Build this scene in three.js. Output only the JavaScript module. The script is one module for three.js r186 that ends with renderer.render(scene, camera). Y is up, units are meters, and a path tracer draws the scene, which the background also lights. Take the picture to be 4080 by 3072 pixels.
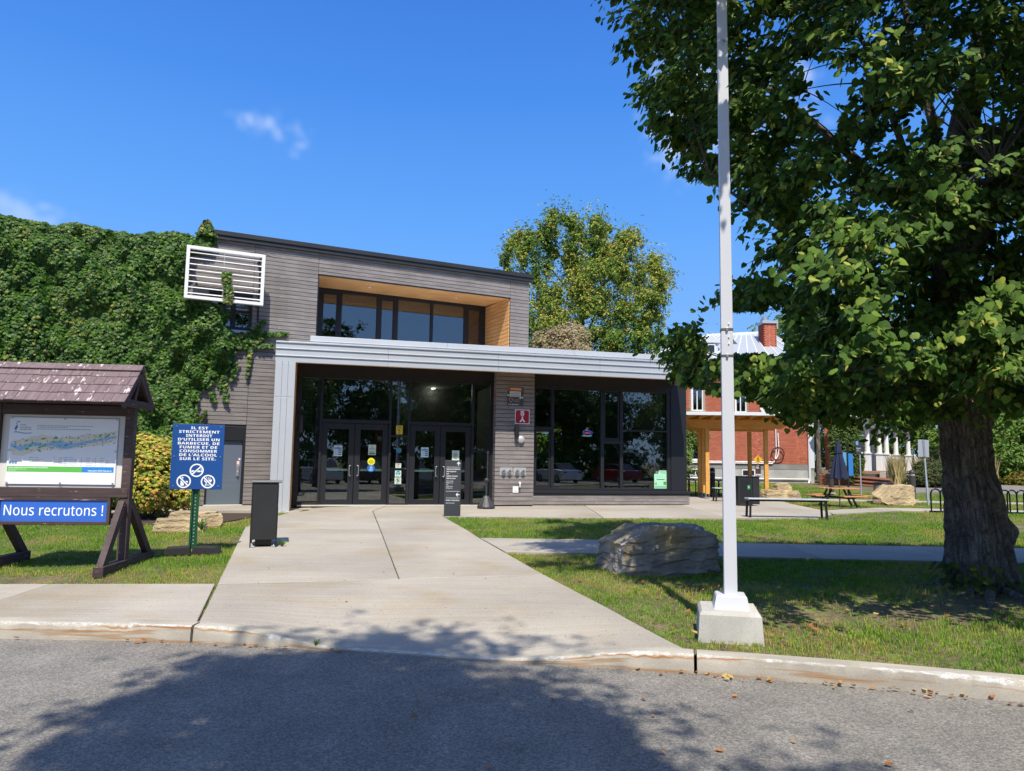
import * as THREE from 'three';
import { RoundedBoxGeometry } from 'three/addons/geometries/RoundedBoxGeometry.js';
import { mergeGeometries, toCreasedNormals } from 'three/addons/utils/BufferGeometryUtils.js';

// ---------------------------------------------------------------- camera, sky, sun, exposure
const scene = new THREE.Scene();
const camera = new THREE.PerspectiveCamera(55.0, 1024 / 771, 0.1, 900);
camera.rotation.order = 'YXZ';
camera.position.set(0, 1.6, 0);
camera.rotation.set(5.85 * Math.PI / 180, 0, 0.857 * Math.PI / 180);

const renderer = new THREE.WebGLRenderer({ antialias: true });
renderer.toneMapping = THREE.LinearToneMapping;
renderer.toneMappingExposure = 1.25;
renderer.shadowMap.enabled = true;

const SUN_EL = 56.5 * Math.PI / 180, SUN_AZ = 4.0 * Math.PI / 180;
const sunDir = new THREE.Vector3(Math.cos(SUN_EL) * Math.sin(SUN_AZ), Math.sin(SUN_EL), Math.cos(SUN_EL) * Math.cos(SUN_AZ));
const sun = new THREE.DirectionalLight(new THREE.Color().setRGB(1.0, 0.93, 0.80), 4.7);
sun.position.copy(sunDir).multiplyScalar(80);
sun.castShadow = true;
Object.assign(sun.shadow.camera, { left: -60, right: 60, top: 60, bottom: -60, near: 1, far: 200 });
scene.add(sun, sun.target);

// ---------------------------------------------------------------- random numbers and noise
function rng(seed) { let a = seed >>> 0; return () => { a = (a + 0x6d2b79f5) | 0; let t = Math.imul(a ^ (a >>> 15), 1 | a); t = (t + Math.imul(t ^ (t >>> 7), 61 | t)) ^ t; return ((t ^ (t >>> 14)) >>> 0) / 4294967296; }; }
function hash3(x, y, z) { let h = (Math.imul(x, 374761393) + Math.imul(y, 668265263) + Math.imul(z, 2147483647 ^ 1274126177)) | 0; h = Math.imul(h ^ (h >>> 13), 1274126177); return ((h ^ (h >>> 16)) >>> 0) / 4294967296; }
const smooth = (t) => t * t * (3 - 2 * t), clamp = (v, a = 0, b = 1) => Math.min(b, Math.max(a, v)), lerp = (a, b, t) => a + (b - a) * t, step = (a, b, v) => smooth(clamp((v - a) / (b - a)));
function noise3(x, y, z, p = 0) {
  const X = Math.floor(x), Y = Math.floor(y), Z = Math.floor(z), u = smooth(x - X), v = smooth(y - Y), w = smooth(z - Z);
  const m = (n) => (p ? ((n % p) + p) % p : n);
  const g = (i, j, k) => hash3(m(X + i), m(Y + j), Z + k);
  return lerp(lerp(lerp(g(0, 0, 0), g(1, 0, 0), u), lerp(g(0, 1, 0), g(1, 1, 0), u), v), lerp(lerp(g(0, 0, 1), g(1, 0, 1), u), lerp(g(0, 1, 1), g(1, 1, 1), u), v), w);
}
function fbm(x, y, z = 0, o = 4, p = 0) { let s = 0, a = 0.5, n = 0; for (let i = 0; i < o; i++) { s += a * noise3(x, y, z + i * 7, p); n += a; a *= 0.5; x *= 2; y *= 2; z *= 2; p *= 2; } return s / n; }

// ---------------------------------------------------------------- the sky: air and a few clouds
{
  const W = 1024, H = 512, data = new Float32Array(W * H * 4);
  const stops = [[-90, .16, .18, .20], [-2, .22, .28, .36], [0, .34, .48, .72], [5, .25, .44, .78], [10, .165, .385, .80], [18, .095, .310, .78], [27, .046, .215, .68], [35, .026, .152, .57], [55, .040, .135, .44], [90, .045, .120, .37]];
  // wisps of cloud: azimuth from straight ahead (degrees, right positive), elevation, half widths, tilt, strength
  const wisps = [[-19.2, 23.8, 1.9, 0.6, -0.10, 0.34], [-16.9, 23.0, 0.45, 0.9, 0.2, 0.26], [13.4, 25.6, 2.2, 3.0, 0, .62], [17.5, 25, 4, 3, 0, 0.55], [14.4, 8.6, 1.5, 0.9, 0, 0.7], [-35, 15, 3, 1, 0, 0.25], [60, 20, 8, 3, 0, .6], [120, 24, 10, 3, 0, .5], [-110, 22, 9, 3, 0, .5], [190, 30, 10, 3, 0, .4]];
  for (let j = 0; j < H; j++) for (let i = 0; i < W; i++) {
    const lat = ((j + 0.5) / H - 0.5) * 180, th = ((i + 0.5) / W - 0.5) * 2 * Math.PI;      // u = atan2(z, x)
    const az = Math.atan2(Math.cos(th), -Math.sin(th)) * 180 / Math.PI;
    let k = 1; while (stops[k][0] < lat && k < stops.length - 1) k++;
    const t = clamp((lat - stops[k - 1][0]) / (stops[k][0] - stops[k - 1][0]));
    let c = [1, 2, 3].map((q) => lerp(stops[k - 1][q], stops[k][q], t));
    for (const [a, e, wa, we, tilt, s] of wisps) {
      let da = az - a; if (da > 180) da -= 360; if (da < -180) da += 360;
      const de = lat - e - da * tilt, d = (da / wa) ** 2 + (de / we) ** 2;
      if (d < 4) { const n = fbm(az * 1.5 + a, lat * 2.4 + az * .5, 3, 6); const m = clamp((n - 0.36 - d * 0.09) * 3.4) * s * clamp(1.6 - d * .45); c = [lerp(c[0], .82, m), lerp(c[1], .88, m), lerp(c[2], .97, m)]; }
    }
    { const sl = Math.cos(lat * Math.PI / 180); const dx = Math.cos(th) * sl, dy = Math.sin(lat * Math.PI / 180), dz = Math.sin(th) * sl; const ang = Math.acos(clamp(dx * sunDir.x + dy * sunDir.y + dz * sunDir.z, -1, 1)) * 180 / Math.PI; const gl = 1.5 * Math.exp(-ang / 9) + .34 * Math.exp(-ang / 30); c = [c[0] + gl, c[1] + gl * .98, c[2] + gl * .93]; }   // bright air round the sun, out of view, set to whiten shaded surfaces
    data.set([c[0], c[1], c[2], 1], (j * W + i) * 4);
  }
  const sky = new THREE.DataTexture(data, W, H, THREE.RGBAFormat, THREE.FloatType);
  sky.mapping = THREE.EquirectangularReflectionMapping; sky.magFilter = sky.minFilter = THREE.LinearFilter; sky.wrapS = THREE.RepeatWrapping; sky.needsUpdate = true;
  scene.background = sky; scene.environment = sky;
}

// ---------------------------------------------------------------- helpers
const names = {};
function numbered(n) { const k = names[n] = (names[n] ?? -1) + 1; return k ? n + '_' + String(k).padStart(3, '0') : n; }
function tag(o, label, category, group) { o.userData.label = label; o.userData.category = category; if (group) o.userData.group = group; return o; }
function thing(name, label, category, [x, y, z] = [0, 0, 0], turn = 0, group) {
  const o = new THREE.Group(); o.name = numbered(name); o.position.set(x, y, z); o.rotation.y = turn; scene.add(o); return tag(o, label, category, group);
}
function mesh(name, geo, mat, parent, pos, rot) {
  const m = new THREE.Mesh(geo, mat); m.name = parent ? name : numbered(name); m.castShadow = m.receiveShadow = true;
  if (pos) m.position.set(...pos); if (rot) m.rotation.set(...rot); (parent ?? scene).add(m); return m;
}
function struct(name, geo, mat) { const m = mesh(name, geo, mat); m.userData.kind = 'structure'; return m; }
function single(name, label, category, geo, mat, pos, rot, group) { return tag(mesh(name, geo, mat, null, pos, rot), label, category, group); }
function group(name, parent, pos, turn = 0) { const g = new THREE.Group(); g.name = name; if (pos) g.position.set(...pos); g.rotation.y = turn; parent.add(g); return g; }
// uv in metres taken from the face each triangle points at
function metreUV(g, ou = 0, ov = 0) {
  if (g.index) g = g.toNonIndexed();
  const p = g.attributes.position, uv = new Float32Array(p.count * 2), a = new THREE.Vector3(), b = new THREE.Vector3(), c = new THREE.Vector3();
  for (let i = 0; i < p.count; i += 3) {
    a.fromBufferAttribute(p, i); b.fromBufferAttribute(p, i + 1); c.fromBufferAttribute(p, i + 2);
    const n = b.clone().sub(a).cross(c.clone().sub(a)), ax = Math.abs(n.x), ay = Math.abs(n.y), az = Math.abs(n.z);
    [a, b, c].forEach((v, k) => { const q = ay >= ax && ay >= az ? [v.x, v.z] : az >= ax ? [v.x, v.y] : [v.z, v.y]; uv[(i + k) * 2] = q[0] + ou; uv[(i + k) * 2 + 1] = q[1] + ov; });
  }
  g.setAttribute('uv', new THREE.BufferAttribute(uv, 2)); return g;
}
function box(w, h, d, x = 0, y = 0, z = 0) { return metreUV(new THREE.BoxGeometry(w, h, d).translate(x, y, z)); }
function span(x0, x1, y0, y1, z0, z1) { return box(x1 - x0, y1 - y0, z1 - z0, (x0 + x1) / 2, (y0 + y1) / 2, (z0 + z1) / 2); }
function rbox(w, h, d, r = 0.01, x = 0, y = 0, z = 0) { return metreUV(new RoundedBoxGeometry(w, h, d, 2, Math.min(r, w / 2.01, h / 2.01, d / 2.01)).translate(x, y, z)); }
function rspan(x0, x1, y0, y1, z0, z1, r = .008) { return rbox(x1 - x0, y1 - y0, z1 - z0, r, (x0 + x1) / 2, (y0 + y1) / 2, (z0 + z1) / 2); }
function cyl(r0, r1, h, x = 0, y = 0, z = 0, seg = 20) { return new THREE.CylinderGeometry(r1, r0, h, seg).translate(x, y + h / 2, z); }
function bar(a, b, w, d) {                                      // a square bar from a to b
  const A = new THREE.Vector3(...a), B = new THREE.Vector3(...b), L = A.distanceTo(B);
  const g = box(w, L, d); const q = new THREE.Quaternion().setFromUnitVectors(new THREE.Vector3(0, 1, 0), B.clone().sub(A).normalize());
  return g.applyQuaternion(q).translate((A.x + B.x) / 2, (A.y + B.y) / 2, (A.z + B.z) / 2);
}
function tube(pts, r, seg = 24, rad = 8, closed = false) { return new THREE.TubeGeometry(new THREE.CatmullRomCurve3(pts.map((p) => new THREE.Vector3(...p)), closed), seg, r, rad, closed); }
function join(list) { return mergeGeometries(list.map((g) => { const q = g.index ? g.toNonIndexed() : g; for (const k of Object.keys(q.attributes)) if (!['position', 'normal', 'uv'].includes(k)) q.deleteAttribute(k); return q; })); }
const lin = (r, g, b) => new THREE.Color().setRGB(r, g, b);
function mat(c, roughness = 0.8, more = {}) { return new THREE.MeshStandardMaterial({ color: Array.isArray(c) ? lin(...c) : c, roughness, ...more }); }
function tex(size, fn, srgb = true, rep = 1) {
  const W = Array.isArray(size) ? size[0] : size, H = Array.isArray(size) ? size[1] : size, d = new Uint8Array(W * H * 4);
  for (let j = 0; j < H; j++) for (let i = 0; i < W; i++) { const c = fn(i / W, j / H); const k = (j * W + i) * 4; d[k] = clamp(c[0], 0, 255); d[k + 1] = clamp(c[1] ?? c[0], 0, 255); d[k + 2] = clamp(c[2] ?? c[0], 0, 255); d[k + 3] = 255; }
  const t = new THREE.DataTexture(d, W, H); t.wrapS = t.wrapT = THREE.RepeatWrapping; t.magFilter = THREE.LinearFilter; t.minFilter = THREE.LinearMipmapLinearFilter; t.generateMipmaps = true;
  if (srgb) t.colorSpace = THREE.SRGBColorSpace; if (Array.isArray(rep)) t.repeat.set(rep[0], rep[1]); else t.repeat.set(rep, rep); t.needsUpdate = true; return t;
}
function canvasMat(w, h, draw, rough = 0.5, more = {}) {
  const c = document.createElement('canvas'); c.width = w; c.height = h; const x = c.getContext('2d'); draw(x, w, h);
  const t = new THREE.CanvasTexture(c); t.colorSpace = THREE.SRGBColorSpace; return new THREE.MeshStandardMaterial({ map: t, roughness: rough, ...more });
}
// a thin board whose front carries a print: front plane 2 mm proud of its backing
function plane(w, h, x = 0, y = 0, z = 0) { return new THREE.PlaneGeometry(w, h).translate(x, y, z); }
// height of the ground: rises from the kerb to the building, a little lower along the left wall, and again towards the brick house
function ground(x, z) { return 0.14 + clamp((-z - 6) / 12) * (0.23 - 0.10 * step(-4.9, -6.6, x)) + 0.22 * clamp((-z - 22) / 22); }
const V3 = (x, y, z) => new THREE.Vector3(x, y, z);
// ---------------------------------------------------------------- surface textures (colour, grain, wear)
const T = {};
{
  const r = rng(11);
  const spk = new Float32Array(512 * 512); for (let i = 0; i < spk.length; i++) spk[i] = r();
  const S = (u, v) => spk[(Math.floor(v * 512) & 511) * 512 + (Math.floor(u * 512) & 511)];
  T.asphalt = tex(1024, (u, v) => { const n = fbm(u * 6, v * 6, 1, 4, 6), f = noise3(u * 180, v * 180, 2, 180), s = S(u, v), s2 = S(u * 2, v * 2); const k = 120 + (n - .5) * 26 + (f - .5) * 46 + (s - .5) * 34 + (s2 > .955 ? 46 : 0) - (s2 < .05 ? 30 : 0); return [k * 1.02, k * .985, k * .925]; }, true, 0.5);
  T.asphaltB = tex(512, (u, v) => [128 + (noise3(u * 150, v * 150, 2, 150) - .5) * 160 + (S(u, v) - .5) * 90], false, 0.7);
  T.concrete = tex(1024, (u, v) => { const n = fbm(u * 3, v * 3, 5, 5, 3), b = noise3(u * 2, v * 240, 8, 240), s = S(u, v), st = fbm(u * 5 + 3, v * 5, 9, 4, 5); let k = 167 + (n - .5) * 42 + (b - .5) * 11 + (s - .5) * 17; if (S(u * .5, v * .5) > .997) k -= 40; const w = clamp((st - .60) * 5) * 8; return [k * 1.01 - w * .5, k * .965 - w * 1.0, k * .89 - w * 1.9]; }, true, 0.25);
  T.concreteB = tex(512, (u, v) => [128 + (noise3(u * 2, v * 120, 8, 120) - .5) * 80 + (S(u, v) - .5) * 70], false, 0.5);
  T.kerb = tex([1024, 256], (u, v) => {  // v: 0 road foot .. 1 back; white broken edge near the arris (v .45-.62)
    const n = fbm(u * 10, v * 3, 4, 4, 10), s = S(u, v), e = fbm(u * 22, 2, 6, 4, 22) * .14; const st = fbm(u * 7, v * 12, 12, 4, 7), f = noise3(u * 120, v * 26, 3, 120);
    let k = 164 + (n - .5) * 46 + (s - .5) * 26, c = [k, k * .96, k * .88];
    if (v < .5 && st > .55) { const q = clamp((st - .55) * 5); c = [lerp(c[0], 150, q), lerp(c[1], 112, q), lerp(c[2], 76, q)]; }
    const d = Math.abs(v - .525), wd = -.022 + e * 1.05; if (d < wd) { const q = clamp((wd - d) * 26) * clamp(.05 + s * .75 + (f - .5) * 1.3); c = c.map((a) => lerp(a, 198 + (s - .5) * 60, q)); }
    return c;
  }, true, [0.25, 1]);
  T.grain = (seed, base, amp, knots) => tex([1024, 256], (u, v) => {
    const w = fbm(u * 3, v * 6, seed, 3, 3) * 1.3, l = noise3(u * 6, (v + w * .06) * 60, seed + 1, 60), f = noise3(u * 30, v * 220, seed + 2, 220), p = fbm(u * 4, v * 2, seed + 3, 3, 4);
    let k = (l - .5) * amp + (f - .5) * amp * .7 + (p - .5) * amp * 1.1;
    for (const [ku, kv] of knots) { const d = Math.hypot((u - ku) * 60, (v - kv) * 26); if (d < 1) k -= (1 - d) * amp * .55; }
    return base.map((b) => b + k);
  }, true, [0.5, 1.6]);
  const kn = []; for (let i = 0; i < 26; i++) kn.push([r(), r()]);
  T.siding = T.grain(21, [129, 123, 121], 22, kn);
  T.cedar = T.grain(31, [226, 172, 112], 26, kn.slice(0, 10));
  T.glulam = T.grain(41, [214, 158, 78], 24, kn.slice(4, 20));
  T.brown = tex([512, 512], (u, v) => { const l = noise3(u * 4, v * 60, 3, 60), p = fbm(u * 4, v * 4, 5, 4, 4), c = fbm(u * 9, v * 40, 7, 4, 9); let k = (l - .5) * 16 + (p - .5) * 18; const w = c > .70 ? clamp((c - .70) * 16) * .7 : 0; return [lerp(72 + k, 176, w), lerp(57 + k, 160, w), lerp(56 + k, 155, w)]; }, true, [1, 1]);
  T.shingle = tex([512, 512], (u, v) => { const l = noise3(u * 60, v * 5, 3, 60), p = fbm(u * 3, v * 3, 5, 4, 3), c = fbm(u * 34, v * 9, 7, 4, 34), big = fbm(u * 4, v * 3, 15, 3, 4); let k = (l - .5) * 16 + (p - .5) * 22; const w = clamp((c + (big - .5) * .62 - .75) * 13) * .7; return [lerp(116 + k, 226, w), lerp(99 + k, 216, w), lerp(102 + k, 214, w)]; }, true, [1, 1]);
  T.rock = tex(512, (u, v) => { const n = fbm(u * 4, v * 4, 2, 5, 4), st = fbm(u * 3, v * 24, 6, 4, 3), s = S(u, v); const k = 165 + (n - .5) * 80 + (st - .5) * 60 + (s - .5) * 26; return [k * 1.05, k * .93, k * .72]; }, true, 0.8);
  T.rockB = tex(512, (u, v) => [128 + (fbm(u * 6, v * 14, 2, 5, 6) - .5) * 240 + (S(u, v) - .5) * 24], false, 0.8);
  T.boulder = tex(1024, (u, v) => { const n = fbm(u * 4, v * 4, 2, 5, 4), st = fbm(u * 3, v * 16, 6, 4, 3), s = S(u, v), o = fbm(u * 3 + 9, v * 3, 16, 4, 3); const k = 158 + (n - .5) * 84 + (st - .5) * 60 + (s - .5) * 28, q = clamp((o - .40) * 5); return [k * lerp(.92, 1.10, q), k * lerp(.87, .97, q), k * lerp(.80, .74, q)]; }, true, 0.55);
  T.bark = tex([512, 1024], (u, v) => { const w = fbm(u * 6, v * 3, 2, 4, 6), l = noise3((u + w * .06) * 30, v * 7 + w * 2, 4, 0), f = noise3(u * 90, v * 70, 6, 90); const g = Math.abs(l - .5) * 2; const k = 84 + g * 50 + (f - .5) * 34 + (w - .5) * 34; return [k * 1.02, k * .95, k * .88]; }, true, [1, 1]);
  T.barkB = tex([512, 1024], (u, v) => { const w = fbm(u * 6, v * 3, 2, 4, 6), l = noise3((u + w * .06) * 30, v * 7 + w * 2, 4, 0), f = noise3(u * 90, v * 70, 6, 90); return [Math.abs(l - .5) * 380 + f * 60]; }, false, [1, 1]);
  T.soil = tex(1024, (u, v) => { const n = fbm(u * 5, v * 5, 2, 5, 5), s = S(u, v), g = fbm(u * 16, v * 16, 8, 4, 16), d = noise3(u * 90, v * 90, 5, 90), l = noise3(u * 40, v * 160, 15, 160); const k = 96 + (n - .5) * 46 + (s - .5) * 46 + (d - .5) * 50, q = clamp((g + (l - .5) * .5 - .50) * 5); return [lerp(k * 1.06, k * .92, q), lerp(k * .90, k * 1.10, q), lerp(k * .70, k * .46, q)]; }, true, 0.6);
  T.metal = tex(512, (u, v) => { const n = fbm(u * 3, v * 3, 5, 4, 3), s = S(u, v); const k = 200 + (n - .5) * 14 + (s - .5) * 4; return [k * .98, k, k * 1.02]; }, true, 0.35);
  T.dark = tex(256, (u, v) => { const n = fbm(u * 4, v * 4, 5, 4, 4), s = S(u, v); const k = 48 + (n - .5) * 12 + (s > .9985 ? 50 : 0); return [k * .97, k, k * 1.05]; }, true, 0.5);
  T.stone = tex(512, (u, v) => { const n = fbm(u * 4, v * 4, 2, 5, 4), s = S(u, v); const k = 168 + (n - .5) * 44 + (s - .5) * 24; return [k, k, k * .97]; }, true, 0.5);
  T.base = tex(512, (u, v) => { const n = fbm(u * 4, v * 4, 2, 5, 4), s = S(u, v), dr = fbm(u * 26, v * 1.5, 19, 3, 26), h = S(u * .5 + .3, v * .5); let k = 186 + (n - .5) * 40 + (s - .5) * 18 - clamp((dr - .64) * 4) * 14 * (fbm(u * 3, v * 4, 33, 3, 3)); if (h > .985) k -= 50; return [k, k * .985, k * .94]; }, true, 1.0);
  T.brickv = tex(128, (u, v) => { const n = fbm(u * 6, v * 6, 2, 4, 6), s = S(u, v); const k = 1 + (n - .5) * .34 + (s - .5) * .16; return [190 * k, 112 * k, 86 * k]; }, true, 2);
}
const M = {
  asphalt: mat(0xffffff, .92, { map: T.asphalt, bumpMap: T.asphaltB, bumpScale: .006 }),
  concrete: mat(0xffffff, .9, { map: T.concrete, bumpMap: T.concreteB, bumpScale: .003 }),
  kerb: mat(0xffffff, .92, { map: T.kerb }),
  joint: mat([.13, .12, .105], .95),
  siding: mat(0xffffff, .75, { map: T.siding, bumpMap: T.siding, bumpScale: .002 }),
  cedar: mat(0xffffff, .6, { map: T.cedar }),
  glulam: mat(0xffffff, .6, { map: T.glulam }),
  brown: mat(0xffffff, .7, { map: T.brown }),
  shingle: mat(0xffffff, .8, { map: T.shingle }),
  rock: mat(0xffffff, .9, { map: T.rock, bumpMap: T.rockB, bumpScale: .02 }),
  boulder: mat(0xffffff, .9, { map: T.boulder, bumpMap: T.rockB, bumpScale: .03 }),
  bark: mat(0xffffff, .95, { map: T.bark, bumpMap: T.barkB, bumpScale: .03 }),
  soil: mat(0xffffff, .98, { map: T.soil }),
  metal: mat(0xffffff, .42, { map: T.metal, metalness: .35 }),
  dark: mat(0xffffff, .5, { map: T.dark, metalness: .2 }),
  black: mat([.012, .013, .016], .45),
  frame: mat([.022, .024, .030], .42, { metalness: .3 }),
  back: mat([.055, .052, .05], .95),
  white: mat([.80, .80, .80], .45),
  steel: mat([.55, .56, .57], .35, { metalness: .8 }),
  galv: mat([.42, .46, .50], .5, { metalness: .4 }),
  stone: mat(0xffffff, .9, { map: T.stone }),
  brick: mat(0xffffff, .9, { map: T.brickv }),
  plaster: mat([.30, .29, .27], .9),
};
const glass = new THREE.MeshPhysicalMaterial({ color: lin(.66, .72, .70), roughness: 0.0, transmission: 1, thickness: 0, ior: 2.05 });
const glassUp = new THREE.MeshPhysicalMaterial({ color: lin(.34, .38, .42), roughness: 0.0, transmission: 1, thickness: 0, ior: 2.333, clearcoat: 1, clearcoatRoughness: 0 });
const glassFar = mat([.03, .035, .045], .06, { metalness: .25 });

// ---------------------------------------------------------------- ground, road, kerb, paving
// the foot of the kerb in plan
const kerbPts = [[-60, -7.0], [-30, -6.75], [-4.42, -6.64], [-2.72, -6.58], [-1.5, -6.4], [.15, -6.1], [1.42, -5.87], [2.53, -5.6], [3.58, -5.28], [6, -4.4], [10, -2.6], [18, 1.6], [40, 14]];
const kerbCurve = new THREE.CatmullRomCurve3(kerbPts.map(([x, z]) => V3(x, 0, z)), false, 'centripetal').getSpacedPoints(600);
function kerbZ(x) { let i = 1; while (i < kerbCurve.length - 1 && kerbCurve[i].x < x) i++; const a = kerbCurve[i - 1], b = kerbCurve[i]; return lerp(a.z, b.z, clamp((x - a.x) / (b.x - a.x))); }
const kerbH = (x) => 0.025 + 0.118 * (1 - step(-2.55, -1.35, x) + step(-.1, 1.25, x));

struct('ground', metreUV(new THREE.PlaneGeometry(900, 900).rotateX(-Math.PI / 2).translate(0, -0.12, 0)), M.soil);
{ // the road and the car park behind the camera, one flat sheet up to the kerb
  const sh = new THREE.Shape(); sh.moveTo(-60, 60); sh.lineTo(-60, -kerbZ(-60)); for (let x = -60; x <= 40; x += 1) sh.lineTo(x, -kerbZ(x)); sh.lineTo(40, 60);
  const g = new THREE.Shape([...kerbCurve.map((p) => new THREE.Vector2(p.x, -(p.z - .03))), new THREE.Vector2(60, -60), new THREE.Vector2(-60, -60)]);
  struct('road', metreUV(new THREE.ShapeGeometry(g).rotateX(-Math.PI / 2)), M.asphalt);
}
{ // the kerb, cast in lengths with open joints between them
  const kerb = new THREE.Group(); kerb.name = 'kerb'; kerb.userData.kind = 'structure'; scene.add(kerb);
  const cuts = [-24, -14, -7.4, -2.735, 1.44, 5.0, 12, 26], rk = rng(5);
  for (let c = 0; c < cuts.length - 1; c++) {
    const near = c >= 2 && c <= 5, x0 = cuts[c] + .012, x1 = cuts[c + 1] - .012, n = near ? 150 : 24, pos = [], uv = [], idx = [];
    for (let i = 0; i <= n; i++) {
      const x = lerp(x0, x1, i / n), z = kerbZ(x), dz = kerbZ(x + .05) - z, L = Math.hypot(.05, dz), nx = dz / L, nz = -.05 / L;      // inward normal
      const h = kerbH(x), ch = near ? fbm(x * 5, 3.3, 1, 4) : .4, chip = .010 + .040 * Math.max(0, ch - .42) * (h > .05 ? 1 : .35) * 2.4, b = near ? (fbm(x * 14, 9, 2, 3) - .5) * .008 : 0;
      const prof = [[0, -.06, 0], [.004 + b, h * .45, .3], [.012 + b, h - chip * 1.25, .47], [.012 + chip * .8, h - chip * .25, .53], [.03 + chip * 1.3, h + .002, .60], [.155, h + .006, .9], [.165, -.06, 1]];
      for (const [o, y, v] of prof) { pos.push(x + nx * o, y, z + nz * o); uv.push(x, v); }
    }
    for (let i = 0; i < n; i++) for (let k = 0; k < 6; k++) { const a = i * 7 + k, b2 = a + 7; idx.push(a, b2, a + 1, b2, b2 + 1, a + 1); }
    for (const [o, f] of [[0, 1], [n * 7, 0]]) for (let k = 1; k < 6; k++) idx.push(...(f ? [o, o + k, o + k + 1] : [o, o + k + 1, o + k]));
    const g = new THREE.BufferGeometry(); g.setAttribute('position', new THREE.Float32BufferAttribute(pos, 3)); g.setAttribute('uv', new THREE.Float32BufferAttribute(uv, 2)); g.setIndex(idx);
    mesh('kerb_stone', toCreasedNormals(g, .5), M.kerb, kerb);
  }
}
// paving slabs: flat polygons 7 cm thick that follow the fall of the ground, with open joints between them
const paved = [];
function slabGeo(poly, lift = .012, thick = .07, gh = ground) {
  const sh = new THREE.Shape(poly.map(([x, z]) => new THREE.Vector2(x, -z)));
  const g = new THREE.ExtrudeGeometry(sh, { depth: thick, bevelEnabled: true, bevelSize: .006, bevelThickness: .006, bevelOffset: -.006, bevelSegments: 1 });
  g.rotateX(-Math.PI / 2); const p = g.attributes.position;
  for (let i = 0; i < p.count; i++) p.setY(i, p.getY(i) - thick - .006 + lift + gh(p.getX(i), p.getZ(i)));
  g.computeVertexNormals(); return metreUV(g, poly[0][0] * .37, poly[0][1] * .21);
}
function paving(name, polys, lift, gh) {
  const o = new THREE.Group(); o.name = name; o.userData.kind = 'structure'; scene.add(o);
  polys.forEach((p) => { paved.push(p); mesh('slab', slabGeo(p, lift, .07, gh), M.concrete, o); });
  return o;
}
const kz = (x) => kerbZ(x) - .15;
const flatNear = (x, z) => { const t = clamp((kerbZ(x) - .16 - z) / 1.2); return lerp(kerbH(x) - .008, ground(x, z), t); };
const range = (a, b, n) => Array.from({ length: n + 1 }, (_, i) => a + (b - a) * i / n);
const sideStrip = (x0, x1, zb0, zb1) => [...range(x0, x1, 8).map((x) => [x, kz(x) - .004]), [x1, zb1], [x0, zb0]];
paving('pavement', [sideStrip(-24, -14, -7.85, -7.9), sideStrip(-13.99, -7.42, -7.9, -8.14), sideStrip(-7.405, -5.0, -8.14, -8.27), [...range(-4.99, -2.76, 6).map((x) => [x, kz(x) - .004]), [-3.27, -8.42], [-4.99, -8.27]]], .012, flatNear);
// left part under the paving joints
struct('joint_bed', metreUV(slabGeo([[-5.3, -18.6], [-3.25, -8.5], [.45, -9.2], [-1.5, -17.0], [-1.5, -19.9]], -.022, .02)), M.joint);
{ // the flared ramp falls to the road between the kerbs, so it is cast as one curved slab
  const poly = [...range(-2.735, 1.40, 14).map((x) => [x, kz(x) - .004]), [.43, -9.33], [-3.225, -8.40]]; paved.push(poly);
  const n = 40, k = 24, pos = [], idx = [];
  for (let j = 0; j <= k; j++) for (let i = 0; i <= n; i++) { const u = i / n, v = j / k, xa = lerp(-2.735, 1.40, u), za = kz(xa) - .004, xb = lerp(-3.225, .43, u), zb = lerp(-8.40, -9.33, u), x = lerp(xa, xb, v), z = lerp(za, zb, v); pos.push(x, flatNear(x, z) + .012 - (i === 0 || i === n || j === 0 || j === k ? .004 : 0), z); }
  for (let j = 0; j < k; j++) for (let i = 0; i < n; i++) { const a = j * (n + 1) + i, b = a + n + 1; idx.push(a, a + 1, b, a + 1, b + 1, b); }
  const rim = []; for (let i = 0; i <= n; i++) rim.push(i); for (let j = 1; j <= k; j++) rim.push(j * (n + 1) + n); for (let i = n - 1; i >= 0; i--) rim.push(k * (n + 1) + i); for (let j = k - 1; j > 0; j--) rim.push(j * (n + 1));
  const o = pos.length / 3; rim.forEach((r) => pos.push(pos[r * 3], pos[r * 3 + 1] - .09, pos[r * 3 + 2]));
  rim.forEach((r, i) => { const q = (i + 1) % rim.length; idx.push(r, o + i, rim[q], rim[q], o + i, o + q); });
  const g = new THREE.BufferGeometry(); g.setAttribute('position', new THREE.Float32BufferAttribute(pos, 3)); g.setIndex(idx);
  const gg = metreUV(g); gg.computeVertexNormals(); struct('entrance_ramp', gg, M.concrete);
}
paving('entrance_walk', [
  [[-3.24, -8.425], [-1.30, -8.90], [-2.42, -14.0], [-4.93, -14.0]],
  [[-1.288, -8.903], [.42, -9.352], [-.52, -12.9], [-.78, -14.0], [-2.408, -14.0]],
  [[-4.935, -14.012], [-2.425, -14.012], [-3.25, -17.72], [-5.02, -17.30], [-5.08, -15.2]],
  [[-2.41, -14.012], [-.784, -14.012], [-1.50, -16.72], [-1.56, -18.10], [-3.235, -17.725]],
], .012);
paving('entrance_apron', [
  [[-5.9, -17.5], [-3.26, -17.735], [-3.30, -20.2], [-6.2, -19.6]],
  [[-3.24, -17.74], [-1.56, -18.12], [-1.45, -21.0], [-3.28, -20.3]],
], .014);
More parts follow.
